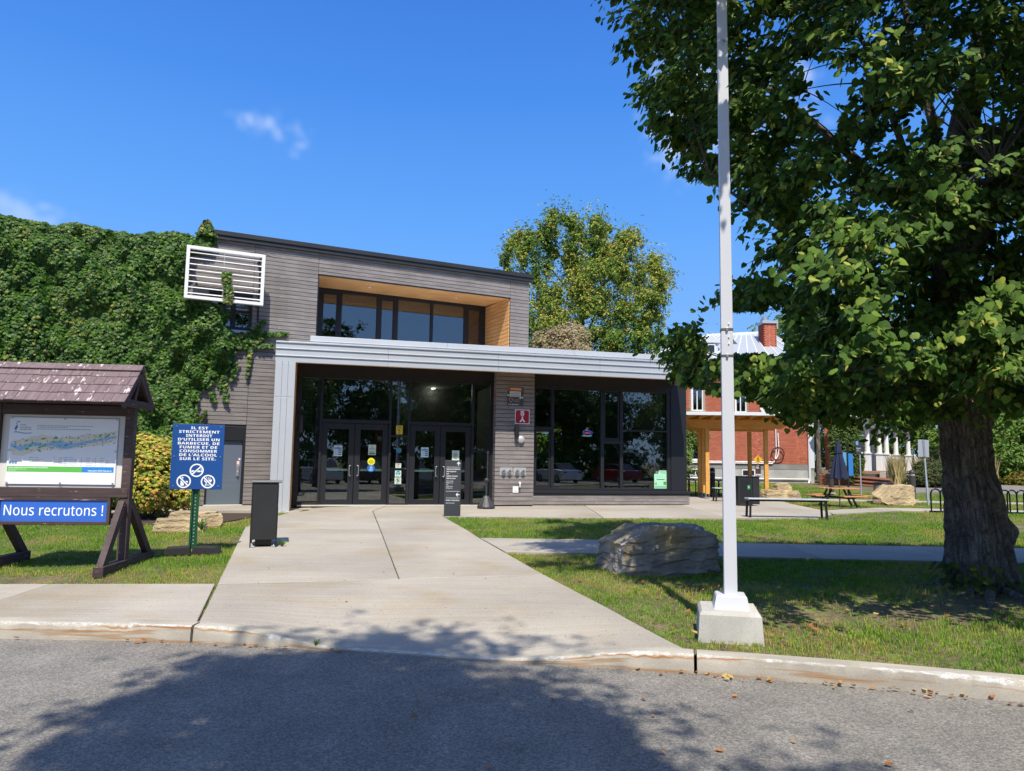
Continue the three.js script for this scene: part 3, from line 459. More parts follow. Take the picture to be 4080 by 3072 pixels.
// ---- things fixed on the pier and on the glass
function onPav(name, label, cat, geo, m, p, group_, rot) { const o = single(name, label, cat, geo, m, toPav(...p), [0, 14.5 * DEG, 0], group_); return o; }
{
  const pz = .452;
  const at = onPav('security_sign', 'dark video camera warning sign with orange ATTENTION band on board clad pier', 'sign', join([rspan(-.23, .23, -.265, .265, 0, .006, .002)]), mat([.07, .075, .085], .5), [5.094, 3.006, pz]);
  mesh('print', plane(.45, .52, 0, 0, .0085), canvasMat(450, 520, (c, w, h) => {
    c.fillStyle = '#43474d'; c.fillRect(0, 0, w, h); c.fillStyle = '#b9733a'; c.fillRect(0, 10, w - 40, 92); c.fillStyle = '#e9d9c4'; c.font = 'bold 58px sans-serif'; c.fillText('ATTENTION', 84, 76, 300);
    c.strokeStyle = '#1c1a18'; c.lineWidth = 9; c.beginPath(); c.moveTo(46, 30); c.lineTo(76, 82); c.lineTo(16, 82); c.closePath(); c.stroke();
    c.fillStyle = '#d9dadb'; c.fillRect(60, 118, 320, 150); c.fillStyle = '#33373c'; c.font = 'bold 26px sans-serif'; c.fillText('Ce site est enregistré 24/7', 68, 150, 304); for (const y of [168, 184, 214, 230, 246]) c.fillRect(74, y, 290, 7);
    c.fillStyle = '#e8e9ea'; c.save(); c.translate(40, 235); c.rotate(.25); c.fillRect(-40, -18, 84, 34); c.restore(); c.save(); c.translate(398, 290); c.rotate(-.3); c.fillRect(-56, -18, 104, 38); c.restore(); c.fillStyle = '#1b1d20'; c.fillRect(34, 224, 36, 20); c.fillRect(376, 288, 30, 22);
    c.fillStyle = '#a8794e'; c.beginPath(); c.moveTo(44, 322); c.lineTo(100, 310); c.lineTo(156, 322); c.quadraticCurveTo(156, 400, 100, 432); c.quadraticCurveTo(44, 400, 44, 322); c.fill(); c.fillStyle = '#2a2420'; c.beginPath(); c.arc(98, 362, 30, 0, 7); c.fill();
    c.fillStyle = '#b58d69'; c.font = 'bold 40px sans-serif'; c.fillText('ALARME', 178, 366, 230); c.fillText('CERBERE', 178, 410, 230); c.fillStyle = '#c9d3da'; c.font = 'bold 50px sans-serif'; c.fillText('514 898-4911', 26, 500, 390);
  }), at);
  const rd = onPav('fire_sign', 'square red fire department connection sign with white pictogram', 'sign', rspan(-.208, .208, -.198, .198, 0, .004, .002), M.white, [5.30, 2.452, pz]);
  mesh('print', plane(.41, .39, 0, 0, .0065), canvasMat(410, 390, (c, w, h) => {
    c.fillStyle = '#e9e4e4'; c.fillRect(0, 0, w, h); c.fillStyle = '#a3122a'; c.beginPath(); c.roundRect(14, 14, w - 28, h - 28, 30); c.fill(); c.fillStyle = '#dfe3e8'; c.strokeStyle = '#dfe3e8';
    c.fillRect(150, 34, 112, 18); c.beginPath(); c.ellipse(206, 116, 52, 66, 0, 0, 7); c.fill(); c.fillStyle = '#a3122a'; c.beginPath(); c.ellipse(206, 116, 24, 42, 0, 0, 7); c.fill(); c.fillStyle = '#dfe3e8'; c.beginPath(); c.ellipse(206, 116, 10, 36, 0, 0, 7); c.fill();
    c.fillRect(180, 194, 54, 16); c.fillRect(186, 212, 42, 76); c.lineWidth = 40; c.beginPath(); c.moveTo(208, 262); c.lineTo(140, 338); c.moveTo(206, 262); c.lineTo(274, 338); c.stroke();
    c.fillStyle = '#dfe3e8'; for (const [x, y] of [[40, 40], [370, 40], [40, 350], [370, 350]]) { c.beginPath(); c.arc(x, y, 7, 0, 7); c.fill(); }
  }), rd);
  const sc = thing('wall_sconce', 'black cylinder wall lamp on the pier below the red sign', 'lamp', toPav(5.123, 1.885, pz), 14.5 * DEG);
  mesh('cylinder', cyl(.06, .06, .34, 0, 0, .11, 24), M.black, sc); mesh('bracket', rspan(-.05, .05, .08, .24, 0, .06, .004), M.black, sc);
  const sc2 = thing('wall_sconce', 'black cylinder wall lamp beside the leftmost entrance pane', 'lamp', toPav(-.73, 1.98, .45), (14.5 + 90) * DEG);
  mesh('cylinder', cyl(.075, .075, .44, 0, -.1, .13, 24), M.black, sc2); mesh('bracket', rspan(-.07, .07, .02, .26, 0, .07, .004), M.black, sc2);
  const be = thing('alarm_bell', 'round grey fire alarm bell on board clad pier', 'bell', toPav(5.262, 1.82, pz), 14.5 * DEG);
  mesh('gong', new THREE.LatheGeometry([[0, .075], [.05, .072], [.085, .06], [.102, .035], [.104, .01], [.095, .0]].map(([a, b]) => new THREE.Vector2(a, b)), 28).rotateX(Math.PI / 2).translate(0, 0, .02), mat([.5, .52, .53], .5, { metalness: .4 }), be); mesh('housing', rspan(-.06, .06, -.06, .06, 0, .035, .004), M.galv, be);
  [['left plate of two fire hose inlets on the pier', 4.862], ['right plate of two fire hose inlets on the pier', 5.245]].forEach(([l, x]) => {
    const o = thing('hose_inlet', l, 'hose connection', toPav(x, .942, pz), 14.5 * DEG, 'fire hose inlets on the pier');
    mesh('plate', rspan(-.176, .176, -.11, .11, 0, .012, .003), mat([.60, .61, .62], .35, { metalness: .5 }), o);
    for (const s of [-.085, .085]) { const c = mesh('inlet_cap', cyl(.052, .046, .08, 0, 0, 0, 24).rotateX(Math.PI / 2).translate(s, .005, .01), M.steel, o); mesh('lug', join([box(.02, .12, .02, s, .005, .08), box(.12, .02, .02, s, .005, .08)]), M.steel, c); }
    mesh('chain', tube([[-.03, 0, .02], [-.02, -.05, .03], [0, -.02, .03], [.02, -.06, .03], [.035, 0, .02]], .005, 24, 6), M.steel, o);
  });
  const hb = thing('hose_tap', 'small white outdoor tap on the pier above the socket cover', 'tap', toPav(5.243, .62, pz), 14.5 * DEG);
  mesh('body', join([cyl(.03, .03, .07, 0, 0, 0, 16).rotateX(Math.PI / 2).translate(0, .02, 0), cyl(.016, .02, .10, 0, -.10, .06, 14)]), M.white, hb); mesh('spout', cyl(.014, .014, .05, 0, -.15, .06, 12), M.black, hb);
  const pl = thing('socket_cover', 'square white socket cover low on the board clad pier', 'socket', toPav(5.134, .456, pz), 14.5 * DEG);
  mesh('plate', rspan(-.078, .078, -.086, .086, 0, .012, .004), M.white, pl); mesh('flap', rspan(-.045, .045, -.05, .05, .012, .022, .004), M.white, pl);
  // ---- notices on the glass
  const lines = (c, x, y, w, n, gap, hgt, col) => { c.fillStyle = col; for (let i = 0; i < n; i++) c.fillRect(x + (i % 3) * 3, y + i * gap, w * (.72 + .28 * ((i * 37 % 10) / 10)), hgt); };
  const hours = (c, w, h) => { c.fillStyle = '#cfdfe4'; c.fillRect(0, 0, w, h); c.fillStyle = '#1d4f86'; c.fillRect(12, h * .16, w - 24, h * .16); c.fillStyle = '#dfe8ee'; c.font = 'bold 17px sans-serif'; c.fillText('HEURES D’OUVERTURE', 20, h * .26, w - 40); for (let i = 0; i < 3; i++) { c.fillStyle = '#9fc0d6'; c.fillRect(16, h * (.37 + i * .2), w * .5, h * .12); c.fillStyle = '#1d5f9c'; c.fillRect(w * .56, h * (.37 + i * .2), w * .36, h * .12); } lines(c, 60, 14, 60, 2, 12, 5, '#49636e'); };
  const green = (c, w, h) => { c.fillStyle = '#c3d6c6'; c.fillRect(0, 0, w, h); };
  const note = (name, label, x, y, w, h, draw, z = -.030, W = 180) => { const o = onPav(name, label, 'notice', plane(w, h), canvasMat(W, Math.round(W * h / w), draw, .55), [x, y, z]); return o; };
  note('door_notice', 'white and blue opening hours sheet on the first door from the left', .385, 1.43, .215, .275, hours);
  note('door_notice', 'white and blue opening hours sheet on the third door from the left', 2.69, 1.43, .205, .265, hours);
  note('door_notice', 'pale green sheet with three prohibition symbols on the second door', 1.275, 1.47, .20, .275, (c, w, h) => { green(c, w, h); c.strokeStyle = '#3b4a42'; c.lineWidth = 5; for (const [x, y] of [[90, 60], [55, 105], [125, 105]]) { c.beginPath(); c.arc(x, y, 24, 0, 7); c.stroke(); c.beginPath(); c.moveTo(x - 16, y - 16); c.lineTo(x + 16, y + 16); c.stroke(); } lines(c, 20, 150, 140, 3, 12, 5, '#4d5f55'); c.fillStyle = '#5a7a66'; c.fillRect(20, 190, 140, 42); });
  note('door_notice', 'pale sheet of small print on the rightmost door', 3.545, 1.36, .20, .265, (c, w, h) => { green(c, w, h); c.fillStyle = '#2f3f3a'; c.font = 'bold 24px serif'; c.fillText('Avis', 66, 36); lines(c, 30, 60, 120, 6, 16, 8, '#34463f'); lines(c, 40, 176, 100, 2, 20, 12, '#5b7268'); });
  onPav('door_sticker', 'round yellow sticker on the second entrance door', 'sticker', new THREE.CircleGeometry(.098, 32), canvasMat(180, 180, (c, w, h) => { c.fillStyle = '#dfd92c'; c.fillRect(0, 0, w, h); c.fillStyle = '#2c2c14'; c.fillRect(50, 52, 80, 12); c.fillRect(20, 84, 140, 8); c.fillRect(20, 104, 140, 8); c.fillRect(46, 124, 88, 10); }), [1.262, 1.16, -.030]);
  onPav('door_sticker', 'round blue wheelchair access sticker on the second entrance door', 'sticker', new THREE.CircleGeometry(.102, 32), canvasMat(180, 180, (c, w, h) => { c.fillStyle = '#1763b4'; c.fillRect(0, 0, w, h); c.strokeStyle = c.fillStyle = '#e8eef6'; c.lineWidth = 8; c.beginPath(); c.arc(92, 34, 8, 0, 7); c.fill(); c.beginPath(); c.moveTo(92, 46); c.lineTo(92, 72); c.lineTo(116, 72); c.lineTo(124, 94); c.stroke(); c.beginPath(); c.arc(90, 78, 22, 1, 4.2); c.stroke(); c.font = 'bold 20px sans-serif'; c.fillText('POUSSEZ', 44, 128); c.fillRect(40, 138, 100, 6); }), [1.26, .985, -.030]);
  note('defibrillator_notice', 'yellow DEA sticker with black triangle on the middle pane', 1.985, 2.02, .175, .24, (c, w, h) => { c.fillStyle = '#e5c23a'; c.fillRect(0, 0, w, h); c.fillStyle = '#1c1a14'; c.font = 'bold 66px sans-serif'; c.fillText('DEA', 22, 62, 138); c.strokeStyle = '#1c1a14'; c.lineWidth = 7; c.beginPath(); c.moveTo(22, 84); c.lineTo(158, 84); c.lineTo(90, 222); c.closePath(); c.stroke(); c.lineWidth = 12; for (let i = 0; i < 3; i++) { c.beginPath(); const a = i * Math.PI / 3; c.moveTo(90 - 28 * Math.cos(a), 126 - 28 * Math.sin(a)); c.lineTo(90 + 28 * Math.cos(a), 126 + 28 * Math.sin(a)); c.stroke(); } });
  onPav('window_sticker', 'round teal map pin sticker on the middle pane', 'sticker', new THREE.CircleGeometry(.075, 28), mat([.03, .20, .27], .5), [1.985, 1.47, -.030]);
  note('window_notice', 'uppermost of three small pale stickers on the middle pane', 1.985, 1.06, .15, .125, (c, w, h) => { green(c, w, h); c.fillStyle = '#a5352e'; c.fillRect(20, 14, 140, 22); c.beginPath(); c.arc(88, 36, 22, 0, 7); c.fill(); lines(c, 20, 70, 140, 4, 16, 7, '#50645a'); });
  note('window_notice', 'small pale sticker with teal disc on the middle pane', 1.985, .845, .165, .165, (c, w, h) => { green(c, w, h); c.fillStyle = '#1a7f8d'; c.beginPath(); c.arc(90, 74, 66, 0, 7); c.fill(); c.fillStyle = '#d8e8e6'; c.fillRect(34, 56, 112, 10); c.fillRect(70, 84, 12, 56); c.fillRect(94, 84, 12, 56); lines(c, 30, 158, 120, 1, 10, 9, '#456'); });
  note('window_notice', 'small pale no dogs sticker lowest on the middle pane', 1.985, .655, .175, .175, (c, w, h) => { green(c, w, h); c.strokeStyle = c.fillStyle = '#23322a'; c.lineWidth = 10; c.beginPath(); c.arc(90, 76, 56, 0, 7); c.stroke(); c.beginPath(); c.ellipse(92, 84, 20, 34, .3, 0, 7); c.fill(); c.beginPath(); c.arc(78, 52, 17, 0, 7); c.fill(); c.beginPath(); c.moveTo(50, 36); c.lineTo(130, 116); c.stroke(); lines(c, 30, 150, 120, 2, 12, 6, '#456'); });
  note('window_poster', 'pale green pass poster in the lower right corner of the right window', 9.69, .745, .41, .545, (c, w, h) => {
    c.fillStyle = '#a6e0bd'; c.fillRect(0, 0, w, h); c.fillStyle = '#16303a'; c.beginPath(); c.moveTo(0, 0); c.lineTo(150, 0); c.lineTo(120, 96); c.lineTo(0, 96); c.fill(); c.fillStyle = '#dfeeea'; c.font = 'bold 26px sans-serif'; c.fillText('mille', 50, 50); c.fillText('îles', 50, 78);
    c.fillStyle = '#23574a'; c.font = 'bold 34px sans-serif'; c.fillText('PASSE ÉCLAIR', 164, 46, 220); c.fillText('AUTOMNE', 190, 84, 190); c.font = '22px sans-serif'; c.fillText('Passe de journée : 12,75 $', 28, 160, 340); c.fillText('Passe de saison : 50 $', 50, 200, 300);
    c.fillStyle = '#1d6b58'; c.beginPath(); c.moveTo(60, 245); c.lineTo(340, 245); c.lineTo(310, 268); c.lineTo(90, 268); c.fill(); c.fillStyle = '#5f8f3a'; c.fillRect(290, 320, 86, 90); c.fillStyle = '#d9c24a'; c.beginPath(); c.arc(60, 350, 26, 0, 7); c.fill(); c.fillStyle = '#2d7a3c'; c.beginPath(); c.arc(54, 384, 24, 0, 7); c.fill(); c.fillStyle = '#7fc09a'; c.fillRect(20, 440, 350, 60);
  }, -.030, 400);
  // neon coffee cup hanging behind the window
  const neon = thing('neon_sign', 'neon coffee cup sign with red lettering behind the window', 'neon sign', toPav(7.43, 2.08, -.16), 14.5 * DEG);
  const glow = (r, g, b, k) => new THREE.MeshStandardMaterial({ color: 0x111111, emissive: lin(r, g, b), emissiveIntensity: k });
  mesh('cup_tube', tube([[-.12, .045, 0], [.11, .045, 0], [.10, -.03, 0], [.05, -.075, 0], [-.05, -.075, 0], [-.11, -.03, 0]], .007, 60, 8, true), glow(.12, .16, 1, 1.3), neon);
  mesh('handle_tube', tube([[.11, .03, 0], [.155, .03, 0], [.15, -.025, 0], [.10, -.03, 0]], .006, 30, 8), glow(.12, .16, 1, 1.3), neon);
  mesh('saucer_tube', tube([[-.15, -.085, 0], [0, -.105, 0], [.15, -.085, 0], [0, -.075, .01]], .005, 40, 8, true), glow(.35, .8, .8, .9), neon);
  mesh('steam_tube', join([-.03, .01].map((x) => tube([[x, .06, 0], [x - .02, .09, 0], [x + .02, .115, 0], [x, .15, 0]], .004, 24, 6))), glow(.8, .8, .6, .8), neon);
  const letters = [[[-.055, .012], [-.08, .015], [-.085, -.015], [-.058, -.02]], [[-.02, .012], [-.045, .01], [-.045, -.02], [-.02, -.02], [-.018, .014]], [[.03, .028], [.012, .03], [.01, -.024]], [[.04, -.002], [.075, .002], [.06, .018], [.042, -.005], [.07, -.022]]];
  mesh('letter_tube', join(letters.map((l) => tube(l.map(([a, b]) => [a, b, .008]), .005, 20, 6))), glow(1, .12, .06, 1.4), neon);
  const nl = new THREE.PointLight(lin(.5, .3, .9), .25); nl.castShadow = true; nl.name = 'neon_glow'; nl.position.set(0, 0, .06); neon.add(nl);
}
// ================================================================ things in front of the building
const gy = (x, z) => ground(x, z);
{ // ---- information kiosk with a shingle roof
  const o = thing('information_kiosk', 'brown timber notice stand with worn shingle roof and river map', 'kiosk', [-5.67, .17, -9.42], 6 * DEG);
  const b = M.brown, w = .80, ph = 2.06;                                              // posts at +-w
  for (const x of [-w, w]) mesh('post', rspan(x - .055, x + .055, .02, ph, -.055, .055, .006), b, o);
  for (const x of [-w, w]) {
    mesh('skid', rspan(x - .06, x + .06, 0, .13, -.92, .68, .012), b, o);
    mesh('brace', bar([x, .10, .60], [x, .84, .10], .075, .11), b, o);
    mesh('brace', bar([x, .10, -.84], [x, .84, -.10], .075, .11), b, o);
    mesh('bolt', cyl(.018, .018, .02, 0, 0, 0, 10).rotateZ(Math.PI / 2).translate(x + (x > 0 ? .05 : -.05), .80, .13), M.black, o);
  }
  mesh('top_rail', rspan(-w + .055, w - .055, 1.93, 2.06, -.05, .045, .006), b, o);
  mesh('lower_rail', rspan(-w + .055, w + .04, .90, 1.02, -.05, .07, .008), b, o);
  mesh('back_board', rspan(-w + .055, w - .055, 1.02, 1.93, -.03, -.005, .003), mat([.66, .65, .62], .8), o);
  const map = mesh('map_board', rspan(-.655, .655, 1.055, 1.895, -.004, .012, .003), mat([.62, .63, .64], .4), o);
  mesh('map_print', plane(1.30, .83, 0, 1.475, .0145), canvasMat(1560, 996, (c, W, H) => {
    c.fillStyle = '#e9ecef'; c.fillRect(0, 0, W, H); const r = rng(8), X = (u) => u * W, Y = (v) => v * H;
    c.fillStyle = '#dfd9c3'; c.beginPath(); c.moveTo(X(.02), Y(.36)); [[.12, .33], [.22, .29], [.30, .25], [.38, .28], [.5, .30], [.62, .27], [.74, .24], [.86, .22], [.99, .18]].forEach(([u, v]) => c.lineTo(X(u), Y(v))); [[.99, .33], [.86, .40], [.72, .43], [.6, .46], [.48, .49], [.40, .47], [.33, .49], [.26, .50], [.22, .53], [.14, .58], [.05, .57], [.02, .50]].forEach(([u, v]) => c.lineTo(X(u), Y(v))); c.fill();
    c.fillStyle = '#8fbede'; c.beginPath(); c.moveTo(X(.02), Y(.39)); [[.1, .44], [.18, .40], [.24, .36], [.32, .40], [.44, .34], [.5, .36], [.6, .38], [.7, .34], [.82, .31], [.99, .25]].forEach(([u, v]) => c.lineTo(X(u), Y(v))); [[.99, .29], [.84, .34], [.72, .38], [.62, .43], [.54, .47], [.46, .46], [.40, .42], [.32, .44], [.24, .43], [.18, .45], [.12, .51], [.06, .47], [.02, .44]].forEach(([u, v]) => c.lineTo(X(u), Y(v))); c.fill();
    const blob = (col, n, s) => { c.fillStyle = col; for (let i = 0; i < n; i++) { const u = .04 + r() * .93, v = .42 - u * .12 + (r() - .5) * .18; c.save(); c.translate(X(u), Y(v)); c.rotate((r() - .5) * 1.6); c.fillRect(0, 0, s * (.6 + r()), s * (.4 + r() * .5)); c.restore(); } };
    blob('#57a44d', 18, 36); blob('#3f8f4b', 12, 26); blob('#3d86c0', 8, 24); blob('#5b656d', 36, 12); blob('#7f8b94', 60, 8); blob('#b79a8c', 4, 26);
    c.strokeStyle = '#8a99a6'; c.lineWidth = 1.5; for (let i = 0; i < 26; i++) { c.beginPath(); const u = .04 + r() * .92, v = .40 - u * .12; c.moveTo(X(u), Y(v)); c.lineTo(X(u + (r() - .5) * .03), Y(v + (r() - .5) * .25)); c.stroke(); }
    c.fillStyle = '#5c6c78'; for (let i = 0; i < 46; i++) { const u = .03 + r() * .93, v = .42 - u * .12 + (r() - .5) * .22; c.fillRect(X(u), Y(v), 22 + r() * 40, 3); }
    c.fillStyle = '#40596b'; for (let i = 0; i < 22; i++) { const u = .03 + r() * .94, v = .42 - u * .12 + (r() - .5) * .22; c.beginPath(); c.arc(X(u), Y(v), 8, 0, 7); c.fill(); }
    // heron emblem and name
    c.strokeStyle = c.fillStyle = '#1f6ea8'; c.lineWidth = 9; c.beginPath(); c.moveTo(X(.075), Y(.062)); c.quadraticCurveTo(X(.058), Y(.075), X(.064), Y(.10)); c.quadraticCurveTo(X(.068), Y(.13), X(.06), Y(.15)); c.stroke(); c.beginPath(); c.ellipse(X(.06), Y(.155), 17, 38, .35, 0, 7); c.fill(); c.beginPath(); c.moveTo(X(.072), Y(.055)); c.lineTo(X(.098), Y(.062)); c.lineTo(X(.072), Y(.072)); c.fill(); c.lineWidth = 4; c.beginPath(); c.moveTo(X(.056), Y(.19)); c.lineTo(X(.054), Y(.235)); c.moveTo(X(.064), Y(.19)); c.lineTo(X(.066), Y(.235)); c.stroke();
    c.lineWidth = 7; c.beginPath(); c.moveTo(X(.04), Y(.225)); c.bezierCurveTo(X(.09), Y(.20), X(.13), Y(.26), X(.20), Y(.225)); c.stroke(); c.lineWidth = 4; c.beginPath(); c.moveTo(X(.07), Y(.235)); c.bezierCurveTo(X(.11), Y(.22), X(.15), Y(.27), X(.21), Y(.232)); c.stroke();
    c.fillStyle = '#5b6770'; c.font = '38px sans-serif'; c.fillText('PARC', X(.095), Y(.125)); c.font = 'bold 26px sans-serif'; c.fillText('de la Rivière-', X(.095), Y(.158)); c.fillText('des-Mille-Îles', X(.095), Y(.188));
    c.fillStyle = '#6d7f8c'; for (const [v, l] of [[.115, .52], [.137, .27], [.165, .48]]) { let u = .25; while (u < .25 + l) { const q = .008 + r() * .02; c.fillRect(X(u), Y(v), X(q), 8); u += q + .004; } }
    // legend
    const rowsL = [[.20, .60, 3], [.43, .60, 4], [.52, .595, 6], [.68, .60, 6], [.81, .60, 6]]; rowsL.forEach(([u, v, n], k) => { for (let i = 0; i < n; i++) { c.fillStyle = k === 0 ? ['#4b9b57', '#55a36c', '#3ba0a4'][i % 3] : k === 2 ? '#7fb7da' : '#6a7884'; if (k === 0 || k === 2) c.fillRect(X(u), Y(v + i * .028), 50, 8); else { c.beginPath(); c.arc(X(u), Y(v + i * .028) + 3, 6, 0, 7); c.fill(); } c.fillStyle = '#8793a0'; c.fillRect(X(u) + 64, Y(v + i * .028), 70 + ((i * 53) % 60), 5); } });
    for (let i = 0; i < 3; i++) { c.fillStyle = '#2d5f91'; c.fillRect(X(.018 + i * .026), Y(.665), 32, 34); c.fillStyle = '#8fb4d4'; c.fillRect(X(.018 + i * .026) + 6, Y(.665) + 8, 20, 14); }
    c.fillStyle = '#63b552'; c.fillRect(X(.005), Y(.735), X(.685), Y(.085)); c.fillStyle = '#2f86d0'; c.fillRect(X(.69), Y(.735), X(.295), Y(.085)); c.fillStyle = '#f2f6f2'; c.font = 'bold 21px sans-serif'; c.fillText('Centre d’exploration du Parc de la Rivière-des-Mille-Îles', X(.018), Y(.762)); c.font = '17px sans-serif'; c.fillText('345, boulevard Sainte-Rose, Laval', X(.018), Y(.784)); c.fillText('450 622-1020', X(.018), Y(.803)); c.font = 'bold 33px sans-serif'; c.fillText('www.parc-mille-iles.qc.ca', X(.745), Y(.803), X(.22));
    c.fillStyle = '#f0f1f1'; c.fillRect(0, Y(.83), W, Y(.17));
  }, .35), map);
  for (const [x, y] of [[-.63, 1.875], [0, 1.88], [.63, 1.875], [-.63, 1.075], [0, 1.075], [.63, 1.075], [-.635, 1.48], [.635, 1.48]]) mesh('screw', cyl(.013, .013, .012, 0, 0, 0, 10).rotateX(Math.PI / 2).translate(x, y, .014), M.steel, map);
  const nr = mesh('lower_sign', rspan(-.70, .64, .56, .90, .015, .05, .004), b, o);
  mesh('sign_border', join([rspan(-.70, .64, .86, .90, .05, .07, .004), rspan(-.70, .64, .56, .60, .05, .07, .004), rspan(-.70, -.66, .60, .86, .05, .07, .004), rspan(.60, .64, .60, .86, .05, .07, .004)]), b, nr);
  mesh('sign_print', plane(1.26, .26, -.03, .73, .053), canvasMat(1260, 260, (c, W, H) => { c.fillStyle = '#3569c8'; c.fillRect(0, 0, W, H); c.fillStyle = '#f4f6fa'; c.font = '178px sans-serif'; c.fillText('Nous recrutons !', 26, 186, 1200); }, .3), nr);
  // gable roof
  const rf = group('roof', o), rise = .46, run = .47, L = 1.80, pitch = Math.atan2(rise, run), SL = Math.hypot(rise, run), yR = 2.545;
  for (const s of [1, -1]) mesh('roof_board', box(L - .04, .025, SL, 0, 0, 0).rotateX(s * pitch).translate(0, yR - rise / 2 - .012, s * run / 2), b, rf);
  const rs = rng(19);
  for (const s of [1, -1]) for (let k = 0; k < 4; k++) {
    let x = -L / 2; const n0 = rs() * .1; let first = true;
    while (x < L / 2 - .02) {
      let wd = .10 + rs() * .085; if (first) { wd *= .6 + n0; first = false; } if (x + wd > L / 2 - .05) wd = L / 2 - x;
      const g = new THREE.BoxGeometry(wd - .004, .014, SL / 4 + .055), v = metreUV(g, rs() * 5, rs() * 5);
      const d = SL * (k + .5) / 4 + .015 + (rs() - .5) * .012, m = mesh('shingle', v, M.shingle, rf);
      m.position.set(x + wd / 2, yR - d * Math.sin(pitch) + .016 + rs() * .003, s * d * Math.cos(pitch)); m.rotation.x = s * (pitch - .055 - (rs() - .5) * .02); m.rotation.z = (rs() - .5) * .012; x += wd;
    }
  }
  for (const s of [1, -1]) mesh('ridge_board', box(L + .02, .022, .11).rotateX(s * pitch).translate(0, yR + .026 - .022, s * .045), M.shingle, rf);
  for (const x of [-L / 2 + .03, L / 2 - .03]) { for (const s of [1, -1]) mesh('barge_board', bar([x, yR - .06, s * .02], [x, yR - rise - .05, s * (run - .01)], .035, .09), b, rf); mesh('tie_beam', rspan(x - .02, x + .02, 2.04, 2.13, -run + .06, run - .06, .005), b, rf); mesh('gable_prop', bar([x, 2.12, .14], [x, yR - .08, .0], .03, .05), b, rf); }
  for (const s of [.33, -.33]) mesh('eave_beam', rspan(-L / 2 + .06, L / 2 - .06, 2.06, 2.13, s - .035, s + .035, .005), b, rf);
}
{ // ---- blue prohibition sign on a green post
  const o = thing('prohibition_sign', 'blue rules sign with three prohibition symbols on green post', 'sign', [-4.53, gy(-4.53, -10.77) , -10.77], 14 * DEG);
  const gm = mat([.008, .075, .035], .45), W = .70, H = .935, y0 = .90;
  mesh('post', join([span(-.03, .03, .06, 1.86, -.028, -.022), bar([-.03, .06, -.022], [-.045, .06 + 0, .008], .006, .006), span(-.036, -.03, .06, 1.86, -.022, .01), span(.03, .036, .06, 1.86, -.022, .01), span(-.055, -.036, .06, 1.86, .006, .011), span(.036, .055, .06, 1.86, .006, .011)]), gm, o);
  const holes = []; for (let k = 0; k < 16; k++) holes.push(new THREE.CircleGeometry(.009, 10).translate(0, .13 + k * .05, -.0205)); mesh('post_holes', join(holes), mat([.35, .37, .36], .6), o);
  const bd = mesh('board', rspan(-W / 2, W / 2, y0, y0 + H, .012, .028, .003), mat([.012, .075, .27], .4), o);
  mesh('print', plane(W - .008, H - .008, 0, y0 + H / 2, .0305), canvasMat(1000, 1336, (c, w, h) => {
    c.fillStyle = '#1a4c92'; c.fillRect(0, 0, w, h); c.fillStyle = '#f3f5f8'; c.textAlign = 'center';
    const tx = ['IL EST', 'STRICTEMENT', 'INTERDIT', 'D’UTILISER UN', 'BARBECUE, DE', 'FUMER ET DE', 'CONSOMMER', 'DE L’ALCOOL', 'SUR LE SITE.'], ws = [340, 800, 520, 830, 830, 750, 740, 750, 720];
    tx.forEach((t, i) => { c.font = 'bold 84px sans-serif'; const m = c.measureText(t).width; c.save(); c.translate(w / 2 + 10, 98 + i * 80); c.scale(ws[i] / m, .92); c.fillText(t, 0, 0); c.restore(); });
    const ring = (x, y, R, draw) => { c.save(); c.translate(x, y); c.lineWidth = 24; c.strokeStyle = '#f3f5f8'; c.fillStyle = '#f3f5f8'; draw(); c.strokeStyle = '#1a4c92'; c.lineWidth = 50; c.beginPath(); c.moveTo(...(x === 500 ? [-R * .7, R * .7] : [-R * .7, -R * .7])); c.lineTo(...(x === 500 ? [R * .7, -R * .7] : [R * .7, R * .7])); c.stroke(); c.strokeStyle = '#f3f5f8'; c.lineWidth = 26; c.beginPath(); c.arc(0, 0, R, 0, 7); c.stroke(); c.beginPath(); c.moveTo(...(x === 500 ? [-R * .7, R * .7] : [-R * .7, -R * .7])); c.lineTo(...(x === 500 ? [R * .7, -R * .7] : [R * .7, R * .7])); c.stroke(); c.restore(); };
    ring(500, 948, 124, () => { c.fillRect(-100, 2, 170, 34); c.fillRect(78, 2, 26, 34); c.lineWidth = 9; c.beginPath(); c.moveTo(84, -10); c.quadraticCurveTo(90, -40, 60, -60); c.moveTo(100, -14); c.quadraticCurveTo(110, -60, 74, -84); c.stroke(); });
    ring(262, 1176, 126, () => { c.fillRect(-60, -20, 66, 110); c.fillRect(-44, -90, 32, 76); c.beginPath(); c.moveTo(20, -8); c.lineTo(82, -8); c.quadraticCurveTo(78, 44, 56, 48); c.lineTo(56, 84); c.lineTo(74, 92); c.lineTo(30, 92); c.lineTo(46, 84); c.lineTo(46, 48); c.quadraticCurveTo(24, 44, 20, -8); c.fill(); });
    ring(732, 1178, 126, () => { c.beginPath(); c.moveTo(-80, -42); c.lineTo(80, -42); c.quadraticCurveTo(70, 30, 0, 34); c.quadraticCurveTo(-70, 30, -80, -42); c.fill(); c.lineWidth = 14; c.beginPath(); c.moveTo(-30, 30); c.lineTo(-56, 94); c.moveTo(30, 30); c.lineTo(56, 94); c.moveTo(-44, 70); c.lineTo(44, 70); c.stroke(); c.lineWidth = 15; for (const k of [-34, 0, 34]) { c.beginPath(); c.moveTo(k - 4, -58); c.lineTo(k + 8, -84); c.stroke(); } });
  }, .4), bd);
